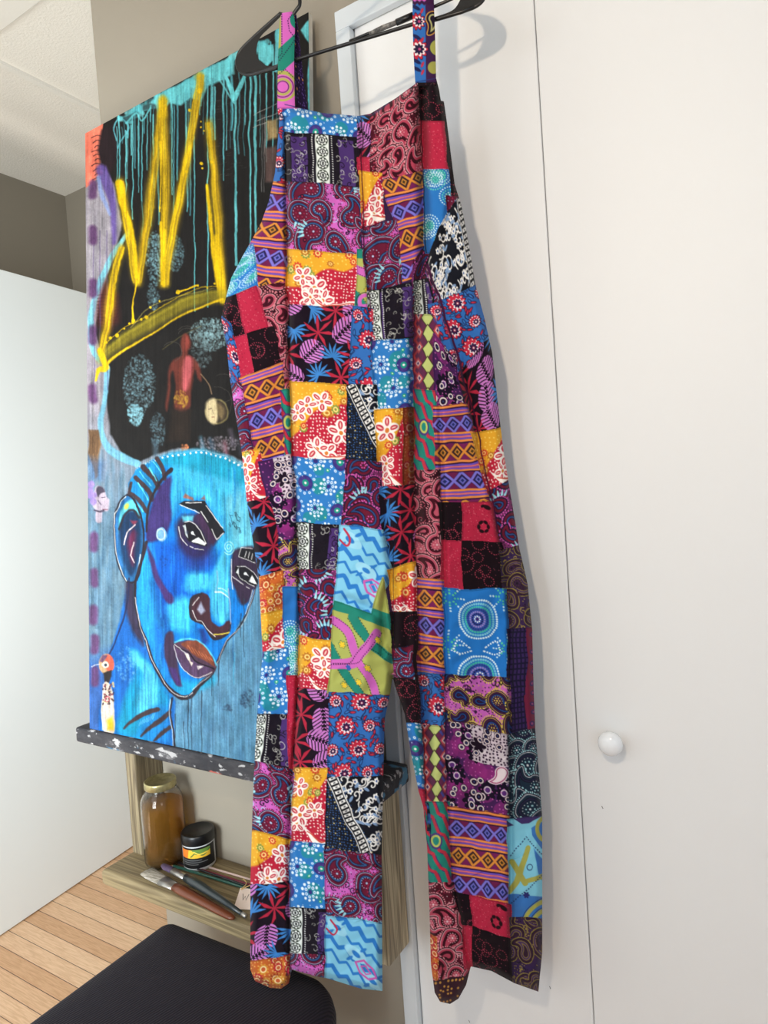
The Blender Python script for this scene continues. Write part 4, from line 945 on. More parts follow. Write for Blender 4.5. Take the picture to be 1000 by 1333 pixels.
# bridge marks, spiral, small scribbled words
K.stroke(ze((455,1110),(520,1112),(578,1160)), (2,2,.8), (230,240,240), .9, .5, 4); K.stroke(ze((490,1075),(530,1080),(570,1110)), (1.6,1,.5), (230,240,240), .8, .5, 4); K.stroke(ze((460,1100),(478,1000),(470,910)), 1.6, (160,180,210), .6, .8)
K.stroke([(298+(1+7*q)*math.cos(q*15), 713+(1+8.4*q)*math.sin(q*15)) for q in np.linspace(0,1,60)], 1.3, (156,222,220), .95, .4)
for w_ in ([(640,350),(655,400),(650,350),(668,380),(645,385)],[(675,395),(695,400),(690,440),(672,425)],[(660,400),(668,430)],[(590,380),(610,420)],[(595,395),(620,385)],[(590,450),(606,470),(600,490),(585,465)],[(612,430),(620,470),(632,445),(640,490)],[(640,480),(660,510),(655,470),(668,505)],[(668,490),(690,500),(680,540),(702,520)],[(690,500),(700,540),(680,555)],[(625,440),(650,460)]): K.stroke(ze(*w_), .8, (30,70,90), .85, .35)
# nose
K.poly(zc((445,615),(470,590),(500,582),(525,600),(528,650),(532,690),(560,712),(600,690),(606,730),(575,755),(540,762),(505,715),(480,705),(450,680)), (66,36,46), 1, 1, 3)
K.stroke(zc((490,585),(455,600),(445,640),(455,685),(500,708),(540,760),(590,745),(606,700)), (3,4,4,3,3.4,4,3,2), DK, 1, .6, 4); K.poly(zc((475,645),(490,615),(508,650),(490,665)), (168,176,200), .9, 1.5)
K.stroke(zc((480,598),(455,630)), 1.1, WL, .95, .4); K.stroke(zc((455,650),(472,690),(492,695),(510,722),(545,752)), 1.1, WL, .95, .4); K.stroke(zc((540,745),(575,742),(600,735)), 1.6, (222,202,70), .95, .5); K.stroke(zc((600,560),(604,620),(606,700)), 1, (200,196,210), .8, .5)
K.poly(zc((480,730),(505,722),(520,770),(500,800)), (24,40,110), .8, 3)
# mouth
K.poly(zc((350,745),(380,735),(388,790),(400,860),(415,945),(390,940),(365,880),(345,820)), (62,40,62), .95, 1.5, 3); K.poly(zc((365,870),(395,880),(415,950),(395,945)), (70,44,110), .9, 1.5)
K.poly(zc((385,785),(420,772),(450,768),(490,778),(520,815),(545,865),(535,895),(480,918),(440,900),(410,860)), (78,52,72), 1, .8, 3)
K.poly(zc((415,785),(450,770),(490,778),(520,812),(540,870),(500,845),(460,825),(440,805)), (128,66,46), 1, .8, 3)
for k in range(7): K.stroke(zc((440+k*13,790+k*7),(455+k*13,815+k*6)), 1, (196,110,70), .8, .4)
K.poly(zc((385,800),(430,810),(470,850),(530,880),(480,912),(440,895),(405,855)), (84,60,92), 1, .8, 3); K.stroke(zc((400,800),(440,815),(470,850),(540,880)), 1.5, (24,18,26), 1, .5, 4)
K.poly(zc((425,820),(440,822),(450,850),(438,845)), (236,224,206), 1, .6); K.poly(zc((440,845),(458,855),(452,868)), (230,214,200), 1, .6); K.poly(zc((475,868),(498,868),(480,884)), (236,224,220), 1, .6)
K.stroke(zc((385,790),(400,850),(440,900),(480,915),(530,890)), 1, WL, .9, .4, 4); K.stroke(zc((388,785),(420,812),(440,828)), 1.1, WL, .9, .4); K.stroke(zc((390,778),(430,764),(480,772),(520,808),(548,865)), 2, (90,196,220), .9, .6, 4)
# drips and blotches on the lower right
for x, y0, y1 in ((245,905,985),(249,905,975),(262,900,980),(275,880,905),(284,860,892),(317,780,855),(240,940,975),(228,930,960),(313,800,830)): K.stroke([(x,y0),(x+.6,y1)], (1.3,.8), (40,58,76), .85, .5)
mist(322,910,10,12,(36,50,72),120); mist(298,922,7,5,(50,70,96),50); mist(215,730,10,8,(20,60,130),40); mist(165,865,14,24,(110,170,220),180)
# collage at the left edge
K.poly(zk((100,0),(190,0),(215,120),(195,220),(185,400),(160,420),(140,300),(105,200)), (128,96,66), 1, 1.5)
for k in range(7): K.stroke(zk((110+k*13,0),(118+k*11,200+30*(k % 3))), 1, (70,50,36), .8, .6)
K.poly(zk((100,230),(150,240),(240,280),(230,430),(110,440)), (34,84,160), .35, 5)
K.poly(zk((160,500),(210,480),(250,510),(270,570),(290,610),(280,700),(230,710),(215,800),(160,800),(165,700),(130,650)), (188,172,186), 1, 1, 3); K.poly(zk((170,500),(220,480),(255,520),(215,540),(185,580)), (70,62,78), 1, 1, 3)
for x, y, r in ((124,470,4.6),(112,560,5),(150,560,4),(140,620,5),(118,520,4)): K.circ(*zk((x,y))[0], r, (150,126,186), .95, 1)
K.stroke(zk((225,580),(255,575)), 1, (50,40,60)); K.stroke(zk((235,690),(275,690)), 1, (120,60,80)); K.stroke(zk((150,700),(210,712),(240,700)), 2.4, (64,54,74), .9, .7); K.stroke(zk((190,610),(220,650)), 1.5, (110,96,120), .8)
K.circ(*zn((275,320))[0], 9.4, (190,150,110), 1, .7, 13); K.poly(zn((270,240),(330,250),(350,320),(320,380),(280,370)), (222,96,74), 1, 1, 3); K.poly(zn((215,290),(240,235),(290,240),(240,300)), (104,70,96), 1, 1)
K.circ(*zn((268,320))[0], 4.4, (236,220,200)); K.circ(*zn((268,320))[0], 2.2, (60,70,80)); K.poly(zn((250,400),(325,370),(320,440),(295,500),(258,490)), (40,34,36), 1, .8)
K.poly(zn((245,500),(295,490),(345,640),(350,960),(240,930),(240,560)), (206,190,178), 1, .8, 3)
for _ in range(70): x, y = rp.uniform(240,345), rp.uniform(490,700); K.circ(*zn((x,y))[0], rp.uniform(.6,1.6), rp.choice([(70,44,40),(120,60,70),(190,170,130),(60,40,50)]), .9, .4)
K.stroke([(zn((285,640))[0][0]+3*math.cos(a), zn((285,640))[0][1]+3.4*math.sin(a)) for a in np.linspace(0,6,12)], 1, (190,60,90)); K.poly(zn((280,840),(335,800),(350,940),(285,930)), (240,176,40), 1, 2)
K.stroke(zn((140,345),(215,318)), .9, (210,206,206), .9, .4); K.stroke(zn((240,560),(235,930)), .8, (220,220,210), .8, .4)
K.a = np.clip(K.a*.84, 2, 252)

PB, PT_ = np.array([-1.600, -.148, .8708]), np.array([-1.567, -.034, 2.437]); PW = .748
NU, NV = 440, 900
pu = np.linspace(0, 1, NU)[None, :]; pv = np.linspace(0, 1, NV)[:, None]
PP = (PT_[None, None]*(1-pv[..., None])+PB[None, None]*pv[..., None])+np.stack([pu*PW+0*pv, 0*pu+0*pv, 0*pu+0*pv], -1)
ppx, ppy = proj(PP)
paint = empty('painting', tuple(PB+np.array([PW/2, 0, 0])), 'tall canvas painting of a blue face under a yellow crown, leaning on the upper board', 'painting')
wx_ = .7*vnoise(ppx, ppy, 17, 22)+.22*vnoise(ppx, ppy, 3, 5); wy_ = .7*vnoise(ppx, ppy, 20, 16)+.22*vnoise(ppx, ppy, 4, 3)
PC = K.sample(np.clip(ppx+wx_, 97, 469), np.clip(ppy+wy_, -29, 1038))
st_ = .8*(.075*vnoise(ppx, ppy, 1.3, 46)+.055*vnoise(ppx, ppy, 3.1, 17)+.05*vnoise(ppx, ppy, 9, 13)+.04*vnoise(ppx, ppy, 1.4, 1.6))
lum_ = PC.mean(-1, keepdims=True)
PC = np.clip(PC*(1+st_[..., None])+(st_[..., None]*18)*(lum_ > 60), 2, 252)
grid_mesh('painted_face', PP, PC, np.ones((NV, NU), bool), attr_mat('acrylic_paint', .62, 260, .35, .12), paint)
nrm_ = np.cross(PB-PT_, [PW, 0, 0]); nrm_ = nrm_/np.linalg.norm(nrm_); nrm_ = nrm_ if nrm_[1] > 0 else -nrm_
bm = bmesh.new(); cs = []
for P in (PB, PB+[PW, 0, 0], PT_+[PW, 0, 0], PT_+[0, 0, 0]): cs.append((bm.verts.new(P+nrm_*.0006), bm.verts.new(P+nrm_*.013)))
for k in range(4): bm.faces.new((cs[k][0], cs[(k+1) % 4][0], cs[(k+1) % 4][1], cs[k][1]))
bm.faces.new([c[1] for c in cs])
from_bm('canvas_edge', bm, noisy(mat('raw_canvas_edge', rough=.8), (206,200,186), (176,176,170), 14), paint)
# ------------------------------------------------------------------ room shell
M_taupe = bump(mat('taupe_paint', (152,143,128), .75), 220, .25, .0008)
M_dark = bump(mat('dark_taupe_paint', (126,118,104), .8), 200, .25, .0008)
M_door = bump(mat('white_door_paint', (232,232,231), .55), 55, .35, .0012, 3, (1,1,.55))
M_trim = bump(mat('white_trim_paint', (206,212,216), .4), 60, .1, .0006)
M_panel = bump(mat('white_panel', (236,240,238), .5), 30, .06, .001)
M_ceil = bump(mat('ceiling_texture', (232,227,216), .9), 130, .6, .003, 3)
M_cflat = bump(mat('ceiling_panel', (228,224,214), .8), 90, .3, .001)
M_ceil.node_tree.nodes['Principled BSDF'].inputs['Specular IOR Level'].default_value = .1
def st(name, *a, **k): return tag(box(name, *a, **k), kind='structure')
# wall behind the painting: its left end is an open corner
st('wall_back', -1.545, -.767, 0, .11, 0, 2.9, M_taupe)
st('wall_back_above_doors', -.767, 1.6, 0, .11, 2.415, 2.9, M_taupe).name = 'wall_top'
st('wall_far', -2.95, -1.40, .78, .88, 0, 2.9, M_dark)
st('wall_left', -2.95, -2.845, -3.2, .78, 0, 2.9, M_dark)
# ceiling
st('ceiling', -3.0, 1.6, -3.2, .9, 2.9, 2.98, M_ceil)
st('trim_1', -2.142, -2.120, .018, .78, 2.890, 2.8999, M_cflat)
st('trim_2', -2.84, 1.6, .004, .03, 2.892, 2.8999, M_trim) if False else None
st('ceiling_panel', -2.845, -1.60, -.6, .012, 2.893, 2.8999, M_cflat, bev=.003).name = 'trim_2'
# door casing, recess and the two flat closet door leaves
bm = bmesh.new()
box_bm(bm, -.768, -.734, -.016, 0.0, 0, 2.385, .002); box_bm(bm, -.768, 1.6, -.016, 0.0, 2.385, 2.425, .002)
tag(from_bm('trim_3', bm, M_trim), kind='structure')
bm = bmesh.new(); box_bm(bm, -.7668, -.735, .0002, .10, 0, 2.384); tag(from_bm('trim_4', bm, M_trim), kind='structure')
d1 = tag(box('door_1', -.7335, -.3607, .002, .042, .012, 2.40, M_door, bev=.0025), kind='structure')
d2 = tag(box('door_2', -.3593, .012, .002, .042, .012, 2.40, M_door, bev=.0025), kind='structure')
d3 = tag(box('door_3', .0130, .39, .002, .042, .012, 2.40, M_door, bev=.0025), kind='structure')
st('wall_right_of_doors', .40, 1.6, 0, .11, 0, 2.4145, M_taupe).name = 'wall_right'
M_knob = mat('white_ceramic', (232,234,236), .12)
# round knob on a short stem
kc = on(1, 796.0, 966.0, -.018)
bm = bmesh.new(); prof = [(.0001,.0),(.009,.0),(.0085,.006),(.007,.012),(.008,.015),(.014,.018),(.0175,.023),(.0185,.029),(.0170,.035),(.0125,.040),(.006,.0425),(.0001,.043)]
rg = [[bm.verts.new((kc[0]+1.15*r*math.cos(a*math.pi/18), .0022-z, kc[2]+1.15*r*math.sin(a*math.pi/18))) for a in range(36)] for r, z in prof]
for a, b in zip(rg, rg[1:]):
    for k in range(36): bm.faces.new((a[k], a[(k+1) % 36], b[(k+1) % 36], b[k]))
kn = from_bm('door_knob', bm, M_knob, d2, True); kn['label'] = 'round glossy white knob'
# small scuffs on the doors
M_scuff = mat('scuff', (90,84,80), .9)
for k, (x, y, l) in enumerate(((785,1050,5),(643,225+60,0),(717,1284,4),(612,1328,4))):
    if not l: continue
    q = on(1, x, y, .0055); o = tube('scuff_mark', [(q[0]-.001, .0018, q[2]+.0025), (q[0]+.001, .0018, q[2]-.002)], .0006, M_scuff, d2 if x > 740 else d1, 6)
# floor of narrow oak strips
M_floor = mat('oak_strips', rough=.42); b = M_floor.node_tree.nodes['Principled BSDF']
tc = nd(M_floor, 'ShaderNodeTexCoord'); mp = nd(M_floor, 'ShaderNodeMapping'); mp.inputs['Location'].default_value = (.17, -.0005, 0)
br = nd(M_floor, 'ShaderNodeTexBrick'); br.offset = .37; br.offset_frequency = 2
for k, v in dict(Scale=1.0).items(): br.inputs[k].default_value = v
br.inputs['Mortar Size'].default_value = .0011; br.inputs['Brick Width'].default_value = 1.15; br.inputs['Row Height'].default_value = .058
br.inputs['Color1'].default_value = (*lin((236,198,160)), 1); br.inputs['Color2'].default_value = (*lin((212,166,124)), 1); br.inputs['Mortar'].default_value = (*lin((86,56,38)), 1)
m2 = nd(M_floor, 'ShaderNodeMapping'); m2.inputs['Scale'].default_value = (1.2, 16, 1)
n1 = nd(M_floor, 'ShaderNodeTexNoise'); n1.inputs['Scale'].default_value = 14; n1.inputs['Detail'].default_value = 5; n1.inputs['Distortion'].default_value = .8
rr = nd(M_floor, 'ShaderNodeValToRGB'); rr.color_ramp.elements[0].position = .35; rr.color_ramp.elements[0].color = (.78,.70,.62,1); rr.color_ramp.elements[1].position = .62; rr.color_ramp.elements[1].color = (1,1,1,1)
mx = nd(M_floor, 'ShaderNodeMix', data_type='RGBA', blend_type='MULTIPLY'); mx.inputs[0].default_value = .8
lk(M_floor, tc.outputs['Object'], mp.inputs[0]); lk(M_floor, mp.outputs[0], br.inputs['Vector']); lk(M_floor, tc.outputs['Object'], m2.inputs[0]); lk(M_floor, m2.outputs[0], n1.inputs['Vector'])
lk(M_floor, n1.outputs['Fac'], rr.inputs[0]); lk(M_floor, br.outputs['Color'], mx.inputs[6]); lk(M_floor, rr.outputs[0], mx.inputs[7]); lk(M_floor, mx.outputs[2], b.inputs['Base Color'])
st('floor', -3.0, 1.6, -3.2, .9, -.06, 0, M_floor)
# tall white divider standing on the floor, slightly askew
bm = bmesh.new(); box_bm(bm, -.03, 0, -2.2, .76, .004, 2.325, .003)
for v in bm.verts:
    a = math.radians(6.5); x, y = v.co.x, v.co.y-.54
    v.co.x = -2.447+x*math.cos(a)-y*math.sin(a); v.co.y = .54+x*math.sin(a)+y*math.cos(a)
dv = from_bm('room_divider', bm, M_panel); tag(dv, 'tall plain white panel standing on the wood floor left of the painting', 'divider')

# ------------------------------------------------------------------ lumber shelf unit fixed to the wall
M_wood = wood('pine', (90,77,58), (148,133,103), (26,26,.7), 2.6)
M_woodr = wood('pine_brightened', (112,100,80), (196,182,150), (26,26,.7), 2.6)  # same pine, colour brightened to offset the dimmer light at the right upright
M_woodx = wood('pine_shelf', (98,83,58), (150,133,98), (.8,22,22), 2.4)
M_ledge = mat('paint_splashed_wood', rough=.7)
noisy(M_ledge, (34,34,40), (58,56,60), 9, (1,3,3), 6, .4, .6, .7, [(.66,(120,118,120)), (.74,(196,196,198)), (.86,(70,60,62))]); 
b_ = M_ledge.node_tree.nodes['Principled BSDF']
def splash(m, c, scale, loc, lo, hi):
    b = m.node_tree.nodes['Principled BSDF']; src = b.inputs['Base Color'].links[0].from_socket
    tc = nd(m, 'ShaderNodeTexCoord'); mp = nd(m, 'ShaderNodeMapping'); mp.inputs['Scale'].default_value = (1,2.2,2.2); mp.inputs['Location'].default_value = loc
    n = nd(m, 'ShaderNodeTexNoise'); n.inputs['Scale'].default_value = scale; n.inputs['Detail'].default_value = 3
    r = nd(m, 'ShaderNodeMapRange'); r.inputs['From Min'].default_value = lo; r.inputs['From Max'].default_value = hi
    x = nd(m, 'ShaderNodeMix', data_type='RGBA'); x.inputs[7].default_value = (*lin(c), 1)
    lk(m, tc.outputs['Object'], mp.inputs[0]); lk(m, mp.outputs[0], n.inputs['Vector']); lk(m, n.outputs['Fac'], r.inputs['Value']); lk(m, r.outputs[0], x.inputs[0])
    lk(m, src, x.inputs[6]); lk(m, x.outputs[2], b.inputs['Base Color'])
splash(M_ledge, (186,96,84), 11, (3,1,0), .66, .70); splash(M_ledge, (70,120,150), 9, (7,5,2), .64, .68); splash(M_ledge, (170,168,168), 30, (1,9,4), .60, .66)
bump(M_ledge, 60, .5, .002)
sh = empty('wall_shelf', (-1.2, 0, .47), 'two-tier shelf of raw pine boards under the painting, upper board dark and paint splashed', 'shelf')
lb = box('top_board', -1.655, -.712, -.155, -.0168, .829, .869, M_ledge, sh, .007, 3); lb['label'] = 'dark paint-splashed top board'
box('upright', -1.548, -1.508, -.089, -.001, .5195, .8285, M_wood, sh, .004)
box('upright', -.778, -.740, -.100, -.0168, .4745, .8285, M_woodr, sh, .004)
box('lower_board', -1.556, -.7785, -.181, -.001, .4805, .519, M_woodx, sh, .008, 3)
# filler strip behind the top board against the wall
box('back_cleat', -1.52, -.78, -.0165, -.001, .79, .828, M_wood, sh, .002)

# ------------------------------------------------------------------ things on the lower board
ZS = .5192
M_glass = mat('clear_glass', (250,250,248), .03); g = M_glass.node_tree.nodes['Principled BSDF']; g.inputs['Transmission Weight'].default_value = 1; g.inputs['IOR'].default_value = 1.3
M_honey = mat('amber_liquid', (200,140,50), .12); g = M_honey.node_tree.nodes['Principled BSDF']; g.inputs['Transmission Weight'].default_value = .72; g.inputs['IOR'].default_value = 1.1
# darker towards the bottom
tc = nd(M_honey, 'ShaderNodeTexCoord'); sx = nd(M_honey, 'ShaderNodeSeparateXYZ'); r = nd(M_honey, 'ShaderNodeValToRGB')
mr = nd(M_honey, 'ShaderNodeMapRange'); mr.inputs['From Min'].default_value = ZS; mr.inputs['From Max'].default_value = ZS+.17
r.color_ramp.elements[0].color = (*lin((112,84,48)), 1); r.color_ramp.elements[1].color = (*lin((206,150,62)), 1); e = r.color_ramp.elements.new(.28); e.color = (*lin((176,124,54)), 1)
lk(M_honey, tc.outputs['Object'], sx.inputs[0]); lk(M_honey, sx.outputs['Z'], mr.inputs['Value']); lk(M_honey, mr.outputs[0], r.inputs[0]); lk(M_honey, r.outputs[0], g.inputs['Base Color'])
M_lid = noisy(mat('tarnished_gold_lid', rough=.35, Metallic=.75), (150,140,96), (196,184,136), 40)
jc = (-1.432, -.074, ZS)
jar = empty('glass_jar', jc, 'tall clear glass jar of amber liquid with a gold screw lid', 'jar')
k = .86
def pf(l): return [(r*k, z*k) for r, z in l]
lathe('glass_body', pf([(.030,0),(.056,.002),(.061,.008),(.062,.018),(.062,.175),(.060,.195),(.052,.212),(.043,.222),(.041,.232),(.041,.247),(.0395,.247),(.0395,.232),(.0415,.221),(.050,.210),(.058,.194),(.0600,.175),(.0600,.018),(.058,.008),(.054,.0045),(.030,.0035)]), jc, M_glass, jar, 56)
lathe('liquid', pf([(.010,.0045),(.052,.005),(.0575,.010),(.0594,.019),(.0594,.1782),(.0594,.1792),(.010,.1792)]), jc, M_honey, jar, 56)
lathe('lid', pf([(.0455,.228),(.047,.230),(.047,.244),(.0465,.2475),(.0445,.2495),(.042,.2490),(.040,.2480),(.001,.2478)]), jc, M_lid, jar, 56, False)
# small pot
pc = (-1.336, -.048, ZS)
pot = empty('paint_pot', pc, 'small pot with black screw lid and orange label beside the tall jar', 'jar')
M_pot = mat('frosted_plastic', (206,208,210), .3); M_blk = mat('black_plastic', (14,14,16), .3)
k = .9
lathe('pot_body', pf([(.030,0),(.042,.001),(.0445,.005),(.0445,.074),(.042,.078),(.001,.078)]), pc, M_pot, pot)
lathe('lid', pf([(.0465,.073),(.047,.076),(.047,.096),(.0455,.0995),(.042,.101),(.040,.0995),(.001,.0995)]), pc, M_blk, pot, 56, False)
LB = Cv(0, 0, 100, 60, 4); LB.a[:] = (26,26,28)
LB.poly([(12,6),(84,6),(84,30),(12,30)], (240,190,60)); LB.poly([(12,6),(34,6),(30,30),(12,30)], (238,120,40)); LB.poly([(40,6),(84,6),(84,14),(50,20)], (110,150,70))
LB.stroke([(38,26),(52,14),(66,24),(82,12)], 3, (60,110,60), sm=5); LB.stroke([(46,12),(60,20),(78,18)], 3, (250,220,90), sm=5); LB.poly([(86,6),(98,6),(98,54),(86,54)], (30,30,32))
LB.poly([(2,4),(9,4),(9,56),(2,56)], (220,220,220)); LB.stroke([(5.5,8),(5.5,52)], 2.6, (30,30,30))
for y, w in ((36,46),(42,60),(48,38)): LB.stroke([(16,y),(16+w,y)], 1.3, (150,150,150))
th = np.linspace(math.radians(228), math.radians(384), 90)[None, :]+np.zeros((50,1)); zz = np.linspace(.062,.010,50)[:, None]+np.zeros((1,90))
pp = np.stack([pc[0]+.0404*np.cos(th), pc[1]+.0404*np.sin(th), ZS+zz], -1)
o = grid_mesh('label', pp, LB.sample(np.linspace(0.5,99,90)[None, :]+np.zeros((50,1)), np.linspace(.5,59,50)[:, None]+np.zeros((1,90))), np.ones((50,90), bool), attr_mat('printed_label', .45, 300, .02), pot)
# blue cap behind the jar
q = on(2, 246.0, 1072.0, ZS+.05)
M_brown = mat('varnished_brown_wood', (104,52,28), .3); M_dk = mat('dark_green_lacquer', (36,44,46), .3); M_met = mat('ferrule_metal', (176,172,166), .3, Metallic=.8)
M_brist = noisy(mat('bristles', rough=.8), (120,112,98), (206,198,184), 30, (1,12,1)); M_purp = noisy(mat('purple_bristles', rough=.7), (50,36,62), (92,72,100), 60)
def zp(x, y, z): return tuple(on(2, float(x), float(y), z))
UP = (0,0,1)
b1 = empty('paint_brush', zp(240,1160,ZS+.006), 'wide flat brush with pale bristles and varnished brown handle, nearest the shelf edge', 'brush')
tube('bristle_head', [zp(192,1134,ZS+.004), zp(198,1139,ZS+.005), zp(213,1147,ZS+.007)], [.019,.0185,.0165], M_brist, b1, 14, .22, UP)
tube('ferrule', [zp(212,1146.5,ZS+.007), zp(229,1155,ZS+.009)], [.0168,.0125], M_met, b1, 14, .42, UP)
tube('handle', [zp(228,1154.5,ZS+.010), zp(236,1158.5,ZS+.011), zp(246,1164,ZS+.011), zp(265,1174,ZS+.011), zp(285,1185,ZS+.011), zp(300,1193,ZS+.010), zp(305,1195.5,ZS+.010)], [.0115,.0138,.0130,.0112,.0105,.0092,.004], M_brown, b1, 14, .68, UP)
b2 = empty('paint_brush', zp(262,1155,ZS+.02), 'brush with purple bristles, silver ferrule and long dark green handle with a metal tip', 'brush')
tube('bristle_head', [zp(212,1126,ZS+.020), zp(216,1129,ZS+.020), zp(226,1134,ZS+.021)], [.006,.0095,.0085], M_purp, b2, 12, .6, UP)
tube('ferrule', [zp(225,1133.5,ZS+.021), zp(243,1143,ZS+.023)], [.0085,.0085], M_met, b2, 14, .7, UP)
tube('handle', [zp(242,1142.5,ZS+.023), zp(250,1147,ZS+.0245), zp(262,1154,ZS+.025), zp(290,1172,ZS+.0255), zp(316,1190,ZS+.026)], [.0090,.0108,.0100,.0070,.0045], M_dk, b2, 14, 1, UP)
tube('metal_tip', [zp(315.6,1189.7,ZS+.026), zp(320.5,1193,ZS+.026)], [.0047,.0042], M_met, b2, 12)
for nm, lab, c, pa, pb, r in (('colour_pencil','slim green pencil lying behind the brushes',(48,96,84),(226,1127),(336,1161),.0034),('colour_pencil','slim maroon pencil lying on the shelf against the green one',(132,42,70),(222,1120),(337,1156),.0034),('colour_pencil','slim black pencil between the maroon and green ones',(30,30,34),(219,1118),(336,1158.5),.0024)):
    a, b = zp(*pa, ZS+.0042), zp(*pb, ZS+.0042)
    if c == (30,30,34): a, b = zp(*pa, ZS+.008), zp(*pb, ZS+.008)
    t = empty(nm, a, lab, 'pencil', None)
    tube('shaft', [a, b], r, mat(lab[:12], c, .35), t, 6)
    A = np.array(a); B = np.array(b); e = A-(B-A)/np.linalg.norm(B-A)*.012
    tube('sharpened_tip', [tuple(A), tuple(e)], [r*.95,.0006], mat('pencil_wood', (200,180,150), .6), t, 8)
a, b = zp(272,1129,ZS+.003), zp(330,1146,ZS+.003); t = empty('thin_brush', a, 'thin pale pink stick brush lying along the back of the shelf', 'brush')
tube('handle', [a, b], .0024, mat('pale_pink_lacquer', (222,196,186), .5), t, 8)
A = np.array(a); B = np.array(b); e = A-(B-A)/np.linalg.norm(B-A)*.014; tube('bristle_head', [a, tuple(e)], [.0022,.0006], M_brist, t, 8)
# paper tag with a jute string
M_paper = mat('pale_paper', (226,206,192), .8); M_jute = mat('jute', (196,160,104), .9)
tg = empty('paper_tag', zp(315,1170,ZS), 'small pale paper tag with black capitals and jute string at the right of the shelf', 'tag')
bm = bmesh.new(); f = [bm.verts.new(zp(x, y, z)) for x, y, z in ((304,1183,ZS+.0015),(313,1156,ZS+.020),(352,1160,ZS+.024),(352,1186,ZS+.004))]
fa = bm.faces.new(f); ex = bmesh.ops.extrude_face_region(bm, geom=[fa]); [setattr(v, 'co', v.co+Vector((0,.0002,.0006))) for v in ex['geom'] if isinstance(v, bmesh.types.BMVert)]
from_bm('tag_card', bm, M_paper, tg)
def tagp(u, v, o=.0012):
    A, B, C_, E_ = [np.array(q) for q in (zp(304,1183,ZS+.0015), zp(313,1156,ZS+.020), zp(352,1160,ZS+.024), zp(352,1186,ZS+.004))]
    q = A*(1-u)*(1-v)+B*(1-u)*v+C_*u*v+E_*u*(1-v); return tuple(q+np.array([0,-.0006,o]))
bm = bmesh.new()
for L in ([(.15,.72),(.20,.42),(.245,.62),(.29,.42),(.34,.72)], [(.41,.57),(.44,.71),(.50,.73),(.55,.58),(.52,.42),(.45,.42),(.41,.57)]):
    tube_bm(bm, [tagp(*q) for q in L], .0006, 5)
from_bm('lettering', bm, M_blk, tg)
tube('string', [tuple(p) for p in smooth_pts([zp(316,1143,ZS+.018), zp(321,1150,ZS+.026), zp(314,1158,ZS+.024), zp(327,1152,ZS+.03), zp(345,1150,ZS+.02)], 6)], .0011, M_jute, tg, 6)

# ------------------------------------------------------------------ charcoal upholstered seat
M_seat = mat('charcoal_ribbed_fabric', (40,34,42), .9); g = M_seat.node_tree.nodes['Principled BSDF']; g.inputs['Sheen Weight'].default_value = .05; g.inputs['Specular IOR Level'].default_value = .2
tc = nd(M_seat, 'ShaderNodeTexCoord'); mp = nd(M_seat, 'ShaderNodeMapping'); mp.inputs['Rotation'].default_value = (0,0,.25)
wv = nd(M_seat, 'ShaderNodeTexWave'); wv.inputs['Scale'].default_value = 52; wv.inputs['Distortion'].default_value = .6; wv.inputs['Detail'].default_value = 1
rr = nd(M_seat, 'ShaderNodeValToRGB'); rr.color_ramp.elements[0].color = (*lin((22,18,25)), 1); rr.color_ramp.elements[1].color = (*lin((38,31,41)), 1)
bp = nd(M_seat, 'ShaderNodeBump'); bp.inputs['Strength'].default_value = .5; bp.inputs['Distance'].default_value = .002
lk(M_seat, tc.outputs['Object'], mp.inputs[0]); lk(M_seat, mp.outputs[0], wv.inputs['Vector']); lk(M_seat, wv.outputs['Fac'], rr.inputs[0]); lk(M_seat, rr.outputs[0], g.inputs['Base Color']); lk(M_seat, wv.outputs['Fac'], bp.inputs['Height']); lk(M_seat, bp.outputs[0], g.inputs['Normal'])
stool = empty('upholstered_stool', (-1.06,-.43,0), 'low square stool with charcoal ribbed fabric seat below the trouser hems', 'stool')
def rrect(x0, x1, y0, y1, rs, n=10):
    pts = []
    for (cx, cy, a0, r) in ((x1-rs[0], y1-rs[0], 0, rs[0]), (x0+rs[1], y1-rs[1], 90, rs[1]), (x0+rs[2], y0+rs[2], 180, rs[2]), (x1-rs[3], y0+rs[3], 270, rs[3])):
        for k in range(n+1):
            a = math.radians(a0+90*k/n); pts.append((cx+r*math.cos(a), cy+r*math.sin(a)))
    return pts
bm = bmesh.new(); rings = []
for ins, z in ((.012,.355),(.0,.37),(-.002,.40),(.002,.418),(.010,.431),(.024,.438),(.06,.4405),(.12,.4415)):
    pr_ = rrect(-1.350+ins, -.80-ins, -.72+ins, -.150-ins, [max(.02,.10-ins), max(.012,.022-ins*.1), .04, .05])
    rings.append([bm.verts.new((x, y+.02*(1-abs((x+1.07)/.27)**2)*(1 if y > -.4 else 0), z)) for x, y in pr_])
for a, b in zip(rings, rings[1:]):
    n = len(a)
    for k in range(n): bm.faces.new((a[k], a[(k+1) % n], b[(k+1) % n], b[k]))
bm.faces.new(rings[0][::-1]); bm.faces.new(rings[-1])
from_bm('seat_cushion', bm, M_seat, stool, True)
box('seat_frame', -1.30, -.84, -.68, -.19, .33, .356, M_blk, stool, .004)
for x in (-1.28,-.86):
    for y in (-.65,-.22): tube('leg', [(x,y,.331),(x,y,.004),(x,y,.0)], [.014,.011,.011], M_blk, stool)

